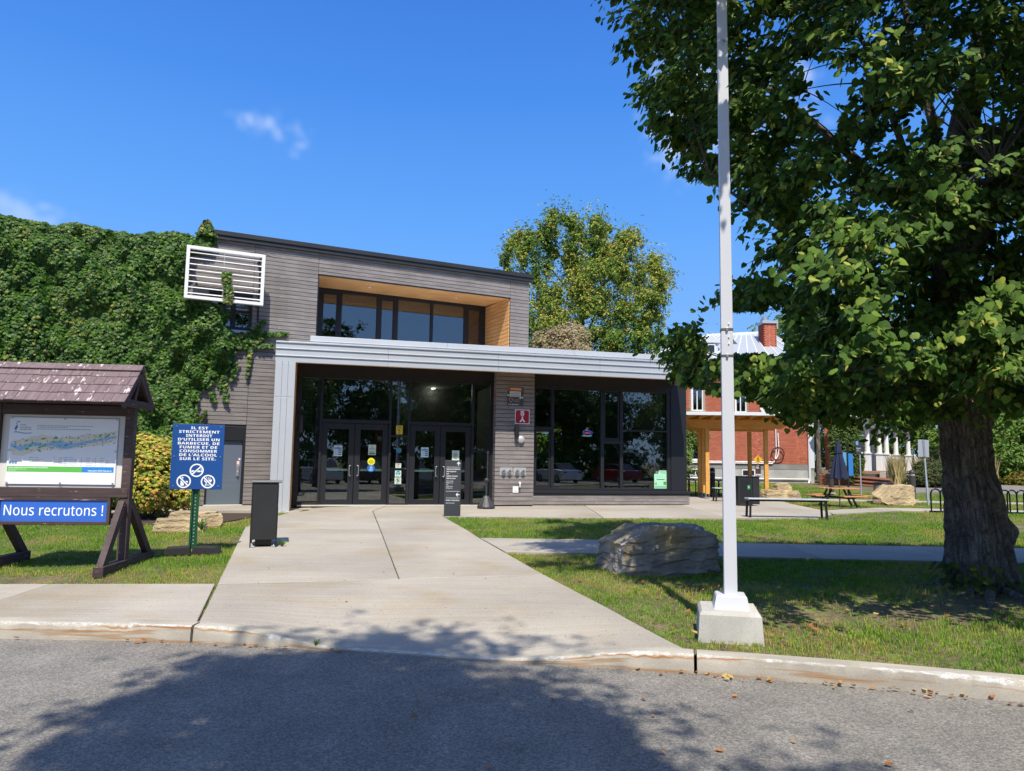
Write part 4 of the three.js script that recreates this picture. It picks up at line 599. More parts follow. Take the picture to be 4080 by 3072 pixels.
  for (const [x, y] of [[-.3, .05], [.3, .05], [-.31, .47], [.31, .47], [-.3, .9], [.3, .9]]) mesh('screw', cyl(.009, .009, .01, 0, 0, 0, 8).rotateX(Math.PI / 2).translate(x, y0 + y, .03), M.steel, bd);
  const rub = mat([.02, .02, .022], .85);
  for (const [s, tx] of [[-1, .12], [1, -.14]]) { const sh = new THREE.Shape([[0, 0], [.36, 0], [.30, .085], [.02, .095]].map(([a, b]) => new THREE.Vector2(a * s, b))); const g = new THREE.ExtrudeGeometry(sh, { depth: .22, bevelEnabled: true, bevelSize: .01, bevelThickness: .01, bevelSegments: 2 }); mesh('rubber_foot', metreUV(g), rub, o, [s * .04, -.01, -.12], [0, tx, 0]); }
}
{ // ---- black litter bin by the path
  const o = thing('litter_bin', 'tall black metal litter bin at left edge of entrance walk', 'litter bin', [-3.80, gy(-3.8, -11.55) + .012, -11.62], 17 * DEG);
  const W = .375, D = .56, H = .99;
  mesh('cabinet', join([rspan(-W / 2, W / 2, .11, H - .03, -D / 2, D / 2 - .0, .008)]), M.dark, o);
  mesh('edge_trim', join([rspan(-W / 2 - .006, -W / 2 + .012, 0, H - .03, D / 2 - .03, D / 2 + .008, .004), rspan(W / 2 - .012, W / 2 + .006, 0, H - .03, D / 2 - .03, D / 2 + .008, .004), rspan(-W / 2 - .006, -W / 2 + .012, 0, .12, -D / 2, -D / 2 + .04, .004), rspan(W / 2 - .012, W / 2 + .006, 0, .12, -D / 2, -D / 2 + .04, .004)]), M.black, o);
  mesh('lid', rspan(-W / 2 - .012, W / 2 + .05, H - .026, H, -D / 2 - .02, D / 2 + .02, .006), mat([.20, .205, .215], .3, { metalness: .5 }), o);
  mesh('chute', rspan(W / 2 + .001, W / 2 + .006, .62, .9, -D / 2 + .07, D / 2 - .07, .002), M.black, o);
  mesh('door_panel', rspan(W / 2 + .001, W / 2 + .010, .13, .58, -D / 2 + .03, D / 2 - .03, .002), mat([.16, .165, .17], .12, { metalness: .6 }), o);
  mesh('inner_pail', rspan(-.12, .12, .02, .11, -.2, .18, .01), M.black, o);
  for (const x of [-1, 1]) mesh('foot_plate', join([rspan(x * W / 2 - (x > 0 ? .07 : 0), x * W / 2 + (x > 0 ? 0 : .07), 0, .016, D / 2 - .06, D / 2, .003), cyl(.014, .004, .03, x * (W / 2 - .035), .012, D / 2 - .03, 8)]), M.galv, o);
}
{ // ---- direction totem
  const o = thing('direction_totem', 'dark grey direction totem with white arrows and lettering', 'sign', [-1.30, gy(-1.3, -16.78) - .01, -16.80], 5 * DEG);
  mesh('panel', rspan(-.185, .185, 0, 1.27, -.035, .035, .006), M.dark, o);
  mesh('print', plane(.366, 1.262, 0, .634, .0375), canvasMat(440, 1518, (c, w, h) => {
    c.fillStyle = '#393c42'; c.fillRect(0, 0, w, h); c.fillStyle = c.strokeStyle = '#eef0f2'; c.fillRect(44, 176, 364, 7); c.fillRect(44, 824, 364, 7); c.fillRect(44, 1004, 364, 7);
    const arrow = (x, y, a) => { c.save(); c.translate(x, y); c.rotate(a); c.lineWidth = 18; c.beginPath(); c.moveTo(0, 50); c.lineTo(0, -40); c.moveTo(-44, 4); c.lineTo(0, -44); c.lineTo(44, 4); c.stroke(); c.restore(); }; arrow(366, 88, 0); arrow(360, 916, -Math.PI / 2);
    c.font = 'bold 46px sans-serif'; ['Hall d’accueil / Billetterie', 'Salle d’exposition', 'Café', 'Comptoir de location', 'Salles de réunion'].forEach((t, i) => c.fillText(t, 44, 250 + i * 62, [370, 264, 68, 306, 250][i])); c.font = '38px sans-serif'; ['Lobby / Ticketing', 'Exhibition room', 'Café', 'Rental counter', 'Meeting rooms'].forEach((t, i) => c.fillText(t, 44, 568 + i * 47, [186, 184, 54, 176, 174][i]));
    c.font = 'bold 46px sans-serif'; c.fillText('Groupes / Camps de jour', 44, 1082, 364); c.font = '38px sans-serif'; c.fillText('Groups / Day camps', 44, 1154, 230);
  }, .5), o);
}
{ // ---- weighted stanchion by the pier
  const o = thing('stanchion', 'dark grey weighted plastic stanchion base with pole beside the pier', 'stanchion', [-.62, gy(-.6, -19.2) + .016, -19.25], 0);
  const m = mat([.035, .037, .042], .5);
  mesh('base', new THREE.LatheGeometry([[0, 0], [.225, 0], [.23, .03], [.225, .06], [.17, .13], [.11, .22], [.065, .31], [.05, .33], [0, .33]].map(([a, b]) => new THREE.Vector2(a, b)), 40), m, o);
  const ribs = []; for (let k = 0; k < 10; k++) { const a = k / 10 * 6.283; ribs.push(bar([.215 * Math.cos(a), .07, .215 * Math.sin(a)], [.055 * Math.cos(a), .32, .055 * Math.sin(a)], .014, .016)); } mesh('base_ribs', join(ribs), m, o);
  mesh('pole', cyl(.026, .024, .34, 0, .33, 0, 16), m, o); mesh('knob', new THREE.SphereGeometry(.062, 24, 16).scale(1, 1, 1).translate(0, .72, 0), m, o);
  mesh('upper_pole', join([cyl(.018, .018, .68, .02, .76, -.05, 14), cyl(.028, .028, .06, .02, 1.10, -.05, 14), cyl(.028, .028, .07, .02, 1.40, -.05, 14)]), m, o);
}
// ---- rocks: convex shapes cut by planes, with strata and roughness
function rockGeo(seed, sx, sy, sz, o = {}) {
  const r = rng(seed), planes = [], N = o.planes ?? 16;
  for (let i = 0; i < N; i++) { const n = V3(r() * 2 - 1, (r() * 2 - 1) * (o.flat ?? 1), r() * 2 - 1).normalize(); planes.push([n, o.boxy ? 1.0 + r() * .22 : .82 + r() * .24]); }
  if (o.boxy) planes.push([V3(1, .1, .05).normalize(), .92], [V3(-1, .15, .1).normalize(), .94], [V3(.12, .12, 1).normalize(), .80], [V3(0, .1, -1).normalize(), .85], [V3(-.4, .2, 1).normalize(), .93]);
  planes.push([V3(0, 1, 0).normalize(), o.top ?? .82], [V3(.08, 1, .1).normalize(), .9], [V3(0, -1, 0), .6]);
  (o.cuts ?? []).forEach(([x, y, z, d]) => planes.push([V3(x, y, z).normalize(), d]));
  const g = new THREE.IcosahedronGeometry(1, o.detail ?? 28), p = g.attributes.position, v = V3(0, 0, 0);
  for (let i = 0; i < p.count; i++) {
    v.fromBufferAttribute(p, i).normalize(); let R = 2; for (const [n, d] of planes) { const k = n.dot(v); if (k > 1e-3) R = Math.min(R, d / k); } R = Math.min(R, 1.35);
    const st = o.strata ?? 5, y = v.y * R * st, yw = y + fbm(v.x * 1.5, v.z * 1.5 + seed, 3, 3) * 2.2, led = (Math.floor(yw) + smooth(clamp((yw - Math.floor(yw) - .45) * 9)) - yw) * (o.ledge ?? .05) * clamp(fbm(v.x * 1.8 + seed, v.y * 2, v.z * 1.8, 3) * 3.2 - 1.1);
    R *= 1 + (fbm(v.x * 2.2 + seed, v.y * 3, v.z * 2.2, 4) - .5) * .20 + (fbm(v.x * 9, v.y * 16 + seed, v.z * 9, 3) - .5) * .055 + led;
    p.setXYZ(i, v.x * R * sx, v.y * R * sy, v.z * R * sz);
  }
  g.computeBoundingBox(); g.translate(0, -g.boundingBox.min.y, 0); const q = metreUV(g);
  if (!(o.facet)) { // smooth shading kept from neighbouring faces of the same small area
    q.computeVertexNormals();
  }
  return q;
}
single('boulder', 'large layered grey brown boulder on the lawn left of the pole', 'boulder', rockGeo(4, .73, .53, .54, { boxy: 1, cuts: [[-.75, .75, .1, .80], [.8, .8, .1, .93], [.55, -.1, .9, .93]], top: .66, ledge: .07, strata: 3.6, detail: 46 }), M.boulder, [2.03, gy(2, -9.95) - .12, -9.98], [0, .12, -.02]);
single('flat_rock', 'longest pale sandstone slab on the lawn under the yellow shrub', 'rock', rockGeo(21, .46, .20, .26, { boxy: 1, ledge: .05, strata: 2, top: .62, detail: 22 }), M.rock, [-6.12, gy(-5.9, -13.9) - .05, -13.95], [0, .2, 0]);
single('flat_rock', 'pale sandstone slab lying behind the longest one by the blue sign', 'rock', rockGeo(22, .44, .22, .30, { boxy: 1, ledge: .05, strata: 2, top: .62, detail: 22 }), M.rock, [-6.35, gy(-6, -15.0) - .03, -15.0], [0, -.1, 0]);
single('flat_rock', 'small grey sandstone block right of the pale slabs', 'rock', rockGeo(23, .24, .20, .22, { boxy: 1, ledge: .05, strata: 2, top: .66, detail: 18 }), M.rock, [-5.78, gy(-5.7, -14.5) - .04, -14.5], [0, .5, .05]);
single('garden_rock', 'topmost small block of the rock heap behind the steel bench', 'rock', rockGeo(24, .30, .20, .24, { boxy: 1, strata: 2, ledge: .04 , detail: 14}), M.rock, [9.25, gy(9, -25.3) + .30, -25.4], [0, .3, .15]);
single('garden_rock', 'left wide block of the rock heap behind the steel bench', 'rock', rockGeo(25, .46, .28, .34, { boxy: 1, strata: 2, ledge: .04, detail: 14 }), M.rock, [8.98, gy(9, -25.2) - .03, -25.3], [0, .1, 0]);
single('garden_rock', 'right squarish block of the rock heap behind the steel bench', 'rock', rockGeo(26, .30, .26, .28, { boxy: 1, strata: 2, ledge: .04, detail: 14 }), M.rock, [9.52, gy(9, -25.2) - .03, -25.25], [0, .8, 0]);
single('garden_rock', 'big pale sandstone rock in front of the slatted bin', 'rock', rockGeo(29, .60, .46, .42, { boxy: 1, cuts: [[-.8, .8, .3, .62]], strata: 2, ledge: .05, detail: 22 }), M.rock, [12.55, gy(12.5, -24.3) - .05, -24.4], [0, .1, 0]);

{ // ---- white square pole on a concrete block
  const o = thing('white_pole', 'tall white square metal pole on concrete block', 'pole', [1.915, .10, -6.62], -12 * DEG);
  const sh = [[.266, 0], [.252, .235], [.232, .265], [.0, .265]].map(([a, b]) => new THREE.Vector2(a * 1.414, b));
  const blk = new THREE.LatheGeometry(sh, 4); blk.rotateY(Math.PI / 4); const bk = metreUV(blk); bk.computeVertexNormals(); mesh('concrete_block', bk, mat(0xffffff, .92, { map: T.base }), o);
  const sh2 = [[.148, 0], [.128, .105], [.118, .115], [0, .115]].map(([a, b]) => new THREE.Vector2(a * 1.414, b)); const b2 = metreUV(new THREE.LatheGeometry(sh2, 4).rotateY(Math.PI / 4)); b2.computeVertexNormals();
  const wp = mat([.60, .61, .635], .38); mesh('base_cover', b2, wp, o, [.02, .265, 0]);
  const sq = new THREE.Shape(), q_ = .44; sq.moveTo(-q_, -.5); sq.lineTo(q_, -.5); sq.quadraticCurveTo(.5, -.5, .5, -q_); sq.lineTo(.5, q_); sq.quadraticCurveTo(.5, .5, q_, .5); sq.lineTo(-q_, .5); sq.quadraticCurveTo(-.5, .5, -.5, q_); sq.lineTo(-.5, -q_); sq.quadraticCurveTo(-.5, -.5, -q_, -.5);
  const g = new THREE.ExtrudeGeometry(sq, { depth: 1, steps: 12, bevelEnabled: false, curveSegments: 4 }).rotateX(-Math.PI / 2), p = g.attributes.position; for (let i = 0; i < p.count; i++) { const t = p.getY(i), w = lerp(.111, .086, t); p.setXYZ(i, p.getX(i) * w, .37 + t * 6.3, p.getZ(i) * w); } g.computeVertexNormals();
  mesh('shaft', metreUV(g), wp, o, [.02, 0, 0]);
  const bn = mat([.16, .16, .165], .4, { metalness: .6 }); for (const y of [2.47, 2.71]) { const m = mesh('clamp_band', rbox(.108, .028, .108, .004, 0, y, 0), bn, o, [.02, 0, 0]); mesh('band_bolt', join([rbox(.018, .03, .02, .003, .0, y, .062)]), M.steel, m); }
  for (const y of [2.58, 2.64, 2.76]) mesh('cable_clip', rbox(.012, .016, .012, .003, .035, y, .056), M.white, o);
}
// ---- metal bench
function makeBench(name, label, x, z, len, turn) {
  const o = thing(name, label, 'bench', [x, gy(x, z), z], turn), m = mat([.50, .53, .56], .4, { metalness: .4 });
  mesh('seat', rspan(-len / 2, len / 2, .425, .46, -.2, .2, .01), m, o); mesh('seat_edge', rspan(-len / 2 + .02, len / 2 - .02, .39, .424, -.17, .17, .006), M.black, o);
  for (const s of [-1, 1]) for (const d of [-.15, .15]) mesh('leg', bar([s * (len / 2 - .06), .43, d], [s * (len / 2 - .04), -.02, d * 1.12], .045, .045), M.black, o);
}
makeBench('steel_bench', 'long backless bench with pale steel seat on the lawn', 6.53, -17.72, 1.85, -3 * DEG);
makeBench('steel_bench', 'short backless bench half hidden behind the white pole', 7.05, -24.3, .9, 0);
// ---- looped bicycle racks
function makeRack(label, x, z, loops, turn, gap = .235) {
  const o = thing('bicycle_rack', label, 'bicycle rack', [x, gy(x, z), z], turn), m = mat([.012, .013, .015], .25, { metalness: .5 });
  for (let k = 0; k < loops; k++) { const a = k * gap, r = .135, h = .62; const pts = [[a - r, 0, 0], [a - r, h * .5, 0]]; for (let i = 0; i <= 8; i++) { const t = Math.PI - i / 8 * Math.PI; pts.push([a + r * Math.cos(t), h - r + r * Math.sin(t) + .02, 0]); } pts.push([a + r, h * .5, 0], [a + r, 0, 0]); mesh('hoop', tube(pts, .021, 40, 8), m, o, [0, 0, (k % 2) * .05 - .025]); }
  mesh('foot_rail', rspan(-.2, (loops - 1) * gap + .2, -.01, .04, -.04, .04, .008), m, o);
}
makeRack('black looped bicycle rack left of the thick tree trunk', 11.85, -20.8, 5, .03);
makeRack('black looped bicycle rack right of the thick tree trunk', 13.45, -20.7, 9, .03);
makeRack('black looped bicycle rack showing past the pavilion corner', 5.75, -27.5, 5, 0);
makeRack('black looped bicycle rack behind the short bench', 7.3, -26.6, 5, 0);
// ---- bollards
function makeBollard(label, x, z, h) {
  const o = thing('bollard', label, 'bollard', [x, gy(x, z), z], 0), m = mat([.055, .048, .045], .5);
  mesh('foot', cyl(.16, .15, .12, 0, -.04, 0, 24), M.stone, o);
  mesh('shaft', cyl(.098, .098, h - .20, 0, .06, 0, 24), m, o); mesh('collar', cyl(.090, .090, .05, 0, h - .14, 0, 24), mat([.5, .5, .48], .4), o);
  mesh('cap', new THREE.LatheGeometry([[.1, 0], [.102, .05], [.09, .10], [.06, .135], [0, .15]].map(([a, b]) => new THREE.Vector2(a, b)), 24).translate(0, h - .09, 0), m, o);
}
makeBollard('round topped brown bollard between the pergola posts', 7.85, -29.0, .98);
makeBollard('round topped brown bollard behind the picnic table', 13.15, -30.6, .98);
makeBollard('round topped brown bollard right of the big pale rock', 13.95, -25.9, 1.05);
{ // ---- picnic table and folded parasol
  const z = -22.95, x = 10.05, o = thing('picnic_table', 'hexagonal picnic table with orange wood top and black frame', 'picnic table', [x, gy(x, z), z], .15);
  const wm = mat([.52, .23, .09], .6); for (let k = 0; k < 6; k++) { const d = -.38 + k * .152, L = 1.12 - Math.abs(d) * .5; mesh('top_board', rbox(L, .035, .142, .006, 0, .55, d), wm, o); }
  for (const a of [0, Math.PI / 2, Math.PI, -Math.PI / 2]) { const s = group('seat', o, [0, 0, 0], a); for (const d of [0, .14]) mesh('seat_board', rbox(.74, .035, .13, .006, 0, .33, .72 + d), wm, s); mesh('seat_arm', bar([0, .28, .2], [0, .29, .86], .05, .05), M.black, s); mesh('seat_leg', bar([.16, .52, .30], [.24, 0, .62], .045, .045), M.black, s); }
  mesh('crossbar', join([rbox(1.5, .05, .05, .004, 0, .28, 0), rbox(.05, .05, 1.5, .004, 0, .28, 0)]), M.black, o);
  const u = thing('parasol', 'folded navy blue parasol standing in the picnic table', 'parasol', [x + .06, gy(x, z), z + .0], 0);
  mesh('pole', cyl(.019, .019, 1.98, 0, 0, 0, 12), mat([.45, .40, .33], .5), u);
  const pts = []; const nv = mat([.010, .018, .055], .8); const g = new THREE.CylinderGeometry(1, 1, 1, 72, 24, true); const p = g.attributes.position;
  for (let i = 0; i < p.count; i++) { const t = .5 - p.getY(i), a = Math.atan2(p.getZ(i), p.getX(i)); const prof = t < .3 ? lerp(.05, .11, t / .3) : t < .34 ? .10 : lerp(.105, .25, (t - .34) / .66); const f = 1 + .20 * Math.cos(a * 8) * clamp(t * 1.6) + .06 * Math.cos(a * 5 + 1); p.setXYZ(i, prof * f * Math.cos(a), 2.0 - t * 1.16 + .03 * Math.cos(a * 8) * t, prof * f * Math.sin(a)); }
  g.computeVertexNormals(); nv.side = THREE.DoubleSide; mesh('canopy', g, nv, u); mesh('tie', new THREE.TorusGeometry(.115, .012, 6, 30).rotateX(Math.PI / 2).translate(0, 1.63, 0), nv, u); mesh('finial', new THREE.SphereGeometry(.03, 12, 8).translate(0, 2.02, 0), M.black, u);
}
{ // ---- round slatted bin
  const o = thing('slatted_bin', 'round wood slatted bin with black rim behind the pale rock', 'litter bin', [12.6, gy(12.6, -25.2), -25.25], 0), sl = mat([.33, .27, .20], .75);
  for (let k = 0; k < 22; k++) { const a = k / 22 * 6.2832; mesh('slat', rbox(.066, .60, .02, .004, 0, .32, 0), sl, o, [.285 * Math.sin(a), 0, .285 * Math.cos(a)], [0, a, 0]); }
  mesh('liner', cyl(.26, .26, .6, 0, .02, 0, 28), M.black, o); mesh('rim', new THREE.TorusGeometry(.285, .035, 8, 36).rotateX(Math.PI / 2).translate(0, .645, 0), M.black, o); mesh('lid', cyl(.28, .2, .03, 0, .655, 0, 28), M.black, o);
}
{ // ---- recycling cabinet beside the pergola
  const o = thing('recycling_cabinet', 'black recycling cabinet with green label behind the white pole', 'recycling bin', [7.02, gy(7, -22.2) + .012, -22.35], .12);
  mesh('cabinet', join([rspan(-.32, .12, .0, .86, -.25, .25, .01), rspan(.13, .34, .06, .86, -.25, .25, .01)]), M.dark, o); mesh('opening', rspan(-.27, .08, .12, .80, .251, .256, .002), M.black, o); mesh('lid', rspan(-.34, .36, .861, .885, -.27, .27, .006), M.dark, o);  // the opening is a flat black plate in place of a dark inside
  mesh('label', plane(.085, .12, .0, .56, .2585), canvasMat(64, 90, (c, w, h) => { c.fillStyle = '#2c8f45'; c.fillRect(0, 0, w, h); c.fillStyle = '#bfe6c4'; c.beginPath(); c.arc(32, 42, 14, 0, 7); c.fill(); }), o);
}
// ---- signs on posts
{
  const o = thing('crossing_sign', 'yellow diamond pedestrian sign on a thin post by the pergola', 'sign', [9.93, gy(9.9, -29.9), -29.9], 0);
  mesh('post', cyl(.025, .025, 1.5, 0, 0, -.03, 10), M.galv, o);
  const di = mesh('diamond', rbox(.26, .26, .008, .002).rotateZ(Math.PI / 4).translate(0, 1.37, 0), mat([.75, .42, .02], .5), o);
  mesh('walker', join([new THREE.CircleGeometry(.022, 12).translate(.005, 1.465, .006), plane(.035, .09, 0, 1.39, .006), bar([0, 1.35, .006], [-.04, 1.28, .006], .02, .001), bar([0, 1.35, .006], [.04, 1.28, .006], .02, .001), bar([0, 1.42, .006], [.045, 1.37, .006], .014, .001), bar([0, 1.42, .006], [-.04, 1.38, .006], .014, .001)]), M.black, di);
  const bd = mesh('rules_board', rspan(-.105, .105, .76, 1.16, -.004, .006, .002), mat([.05, .04, .045], .6), o); mesh('print', plane(.205, .395, 0, .96, .0085), canvasMat(104, 200, (c, w, h) => { c.fillStyle = '#332a2d'; c.fillRect(0, 0, w, h); c.fillStyle = '#e8e4e2'; c.fillRect(12, 18, 60, 9); c.fillRect(12, 44, 48, 12); c.fillRect(12, 64, 66, 8); c.fillStyle = '#8a4a44'; for (let i = 0; i < 8; i++) c.fillRect(12, 86 + i * 11, 50 + (i * 17) % 30, 4); c.fillStyle = '#e8e4e2'; c.fillRect(0, 184, w, 16); }), bd);
}
{
  const o = thing('traffic_sign', 'back of a grey metal traffic sign on leaning post', 'sign', [13.58, gy(13.6, -24.3), -24.3], 0);
  mesh('post', bar([0, 0, 0], [-.08, 2.1, 0], .05, .03), M.galv, o); mesh('panel', rbox(.36, .56, .006, .003).rotateZ(-.03).translate(-.10, 1.83, .03), M.galv, o); mesh('rib', rbox(.06, .54, .02, .004).rotateZ(.036).translate(-.09, 1.83, .045), mat([.28, .31, .34], .5, { metalness: .4 }), o); mesh('post_sleeve', bar([0, -.02, .0], [-.03, .75, .0], .062, .045), M.galv, o);
}
{
  const o = thing('wayfinding_sign', 'dark direction sign with light blue tab on steel post', 'sign', [14.26, gy(14.2, -30.4), -30.4], 0);
  mesh('post', cyl(.028, .028, 2.1, .03, 0, -.04, 10), M.galv, o); const bd = mesh('board', rspan(-.165, .165, 1.66, 2.14, -.012, .012, .003), M.dark, o);
  mesh('print', plane(.32, .47, 0, 1.90, .0145), canvasMat(160, 236, (c, w, h) => { c.fillStyle = '#33363a'; c.fillRect(0, 0, w, h); c.fillStyle = '#e6e9ec'; c.font = 'bold 24px sans-serif'; c.fillText('Passant', 14, 130); c.font = '18px sans-serif'; c.fillText('Chalet', 14, 158); c.fillText('Commerce', 14, 182); c.fillStyle = '#d8dcdf'; c.fillRect(110, 200, 40, 22); }), bd);
  mesh('tab', rspan(-.15, -.045, 2.02, 2.18, .013, .02, .003), mat([.12, .33, .62], .5), bd);
}
{
  const o = thing('blue_banner', 'narrow blue banner board on black post behind the parasol', 'sign', [12.05, gy(12, -26.5), -26.5], .1);
  mesh('post', cyl(.03, .03, 2.0, -.06, 0, 0, 10), M.black, o); mesh('board', rspan(-.05, .14, .86, 1.64, -.012, .012, .004), mat([.03, .19, .52], .5), o); mesh('top_panel', rspan(-.22, -.07, 1.2, 1.68, -.03, -.015, .004), mat([.10, .33, .55], .5), o);
}

// ---- weeds in the joints
{
  const wm = mat([.10, .19, .03], .8, { side: THREE.DoubleSide });
  [['small green weed growing where kerb and ramp meet', -1.62, .02, -6.44, .07, 26], ['tuft of weeds at the foot of the litter bin', -3.48, ground(-3.5, -11.5) + .012, -11.5, .12, 40], ['weed sprouting beside the blue sign rocks', -5.62, ground(-5.6, -13.7), -13.7, .22, 26]].forEach(([l, x, y, z, h, n], k) => {
    const r = rng(900 + k), gs = []; for (let i = 0; i < n; i++) { const a = r() * 6.283, q = r() * h * .8, w = h * .05; const g = new THREE.BufferGeometry(), c = Math.cos(a), s = Math.sin(a), t = h * (.5 + r() * .6); g.setAttribute('position', new THREE.Float32BufferAttribute([-s * w, 0, c * w, s * w, 0, -c * w, c * q * .4 + s * w, t * .6, s * q * .4 - c * w, -s * w, 0, c * w, c * q * .4 + s * w, t * .6, s * q * .4 - c * w, c * q, t, s * q], 3)); g.setAttribute('uv', new THREE.Float32BufferAttribute(new Array(12).fill(0), 2)); g.computeVertexNormals(); gs.push(g); }
    single('weed', l, 'weed', mergeGeometries(gs), wm, [x, y, z]);
  });
}
// ================================================================ pergola, brick house, veranda
{ // ---- timber shelter
  const x0 = 6.78, z0 = -25.7, o = thing('timber_shelter', 'yellow timber shelter with flat roof beside the brick house', 'shelter', [x0, gy(x0, z0) - .02, z0], -6 * DEG), m = M.glulam;
  const post = (x, z, h = 2.45) => { mesh('post', rspan(x - .065, x + .065, .2, h, z - .075, z + .075, .006), m, o); mesh('post_shoe', join([rspan(x - .05, x - .04, 0, .3, z - .06, z + .06, .002), rspan(x + .04, x + .05, 0, .3, z - .06, z + .06, .002), rspan(x - .06, x + .06, 0, .012, z - .07, z + .07, .002)]), M.galv, o); };
  for (const [x, z] of [[0, 0], [-.02, -.75], [-.04, -1.5], [2.03, -.25], [1.95, -2.5]]) post(x, z);
  for (const z of [0, -1.1, -2.25]) { const sh = new THREE.Shape([[-.75, 2.76], [-.62, 2.58], [-.3, 2.48], [2.5, 2.46], [2.75, 2.62], [2.85, 2.76]].map(([a, b]) => new THREE.Vector2(a, b))); mesh('beam', metreUV(new THREE.ExtrudeGeometry(sh, { depth: .14, bevelEnabled: true, bevelSize: .004, bevelThickness: .004, bevelSegments: 1 }).translate(0, 0, z - .07 - z * .0)), m, o); }
  for (let k = 0; k < 9; k++) mesh('purlin', rspan(-.75 + k * .43, -.69 + k * .43, 2.765, 2.87, -2.9, .55, .004), m, o);
  for (let k = 0; k < 14; k++) mesh('roof_plank', rspan(-.95, 3.0, 2.875, 2.895, -3.0 + k * .27, -2.735 + k * .27, .003), m, o);
  mesh('roof_sheet', rspan(-1.0, 3.05, 2.90, 2.93, -3.1, .86, .004), M.galv, o); mesh('roof_fascia', join([rspan(-1.0, 3.05, 2.86, 2.97, .86, .88, .003), rspan(-1.02, -1.0, 2.86, 2.97, -3.1, .88, .003)]), mat([.66, .70, .74], .4), o);
}
{ // ---- brick house
  const o = thing('brick_house', 'red brick house with silver metal roof and brick chimney', 'house', [9.0, .55, -45], 0);
  const W0 = -1.5, W1 = 9.28, eave = 7.35, fz = 0;                                   // local: x to the right, front face at z = 0
  const wins = [[1.95, 2.68, 4.28, 5.75], [4.60, 5.32, 4.22, 5.7], [1.85, 2.62, 1.30, 2.35], [6.3, 7.0, 4.3, 5.7]];
  // mortar wall with openings
  const sh = new THREE.Shape([[W0, 1.12], [W1, 1.12], [W1, eave], [W0, eave]].map(([a, b]) => new THREE.Vector2(a, b)));
  for (const [a, b, c, d] of wins) sh.holes.push(new THREE.Path([[a, c], [a, d], [b, d], [b, c]].map(([q, w]) => new THREE.Vector2(q, w))));
  mesh('mortar_wall', metreUV(new THREE.ExtrudeGeometry(sh, { depth: .25, bevelEnabled: false }).translate(0, 0, -.25)), mat([.42, .30, .24], .95), o);
  mesh('side_wall', join([span(W1 - .2, W1, .0, eave, -9, -.25), span(W0, W0 + .2, 0, eave, -9, -.25), span(W0, W1, 0, eave, -9.2, -9)]), M.brick, o);
  mesh('room', join([span(W0 + .3, W1 - .3, 1.2, eave, -4.1, -4), span(W0 + .3, W1 - .3, 3.2, 3.4, -4, -.26), span(W0 + .3, W1 - .3, 1.1, 1.2, -4, -.26), span(W0 + .3, W1 - .3, eave - .1, eave, -4, -.26)]), M.plaster, o);
  // bricks in running bond: the ones that show are parts, the rest one mass
  const r = rng(31), bg = [0, 1, 2, 3].map((k) => metreUV(new THREE.BoxGeometry(.205, .062, .03), k * .31, k * .17)), hid = [];
  const tint = [mat([1, 1, 1], .9, { map: T.brickv }), mat([.82, .74, .72], .9, { map: T.brickv }), mat([1.0, .92, .88], .9, { map: T.brickv })];
  let shown = 0;
  for (let row = 0; 1.16 + row * .0745 < eave; row++) for (let k = 0; ; k++) {
    const y = 1.16 + row * .0745, x = W0 + .05 + (row % 2) * .108 + k * .216; if (x > W1 - .1) break;
    if (wins.some(([a, b, c, d]) => x > a - .1 && x < b + .1 && y > c - .05 && y < d + .03)) continue;
    const px = x + 9, vis = y > 1.1 && y < 3.0 && ((px > 14.3 && px < 15.5) || (px > 17.3 && px < 18.1));
    if (vis && shown < 300) { shown++; mesh('brick', bg[Math.floor(r() * 4)], tint[Math.floor(r() * 3)], o, [x, y, .004 + r() * .004]); } else hid.push([x, y, .004 + r() * .004, r()]);
  }
  const im = new THREE.InstancedMesh(bg[0], M.brick, hid.length); im.name = 'brickwork'; im.userData.kind = 'stuff'; const mt = new THREE.Matrix4(); hid.forEach(([x, y, z, t], i) => { im.setMatrixAt(i, mt.makeTranslation(x, y, z)); im.setColorAt(i, lin(.8 + t * .25, .74 + t * .26, .72 + t * .26)); }); im.castShadow = im.receiveShadow = true; o.add(im);
  mesh('foundation', rspan(W0, W1 + .04, -.2, .80, -.3, .04, .01), M.stone, o); mesh('stone_course', rspan(W0, W1 + .05, .80, 1.11, -.3, .055, .01), mat([.62, .62, .62], .9, { map: T.stone }), o);
  for (const [a, b, c, d] of wins) { const w = group('window', o); const f = .07; mesh('frame', join([rspan(a, b, d - f, d, -.14, -.04), rspan(a, b, c, c + f, -.14, -.04), rspan(a, a + .12, c + f, d - f, -.14, -.04), rspan(b - f, b, c + f, d - f, -.14, -.04), ...(c > 4.25 || a > 4 ? [rspan((a + b) / 2 - .03, (a + b) / 2 + .03, c + f, d - f, -.13, -.05)] : [])]), M.white, w); mesh('pane', span(a + f, b - f, c + f, d - f, -.10, -.095), glass, w); mesh('sill', rspan(a - .09, b + .09, c - .16, c, -.1, .08, .01), M.stone, w); }
  for (const a of [1.75, 4.95]) { const w = group('basement_window', o); mesh('frame', join([rspan(a, a + .78, .72, .77, .03, .07), rspan(a, a + .78, .36, .41, .03, .07), rspan(a, a + .05, .41, .72, .03, .07), rspan(a + .73, a + .78, .41, .72, .03, .07), rspan(a + .37, a + .41, .41, .72, .03, .07)]), M.white, w); mesh('pane', span(a + .05, a + .73, .41, .72, .042, .05), glassFar, w); }
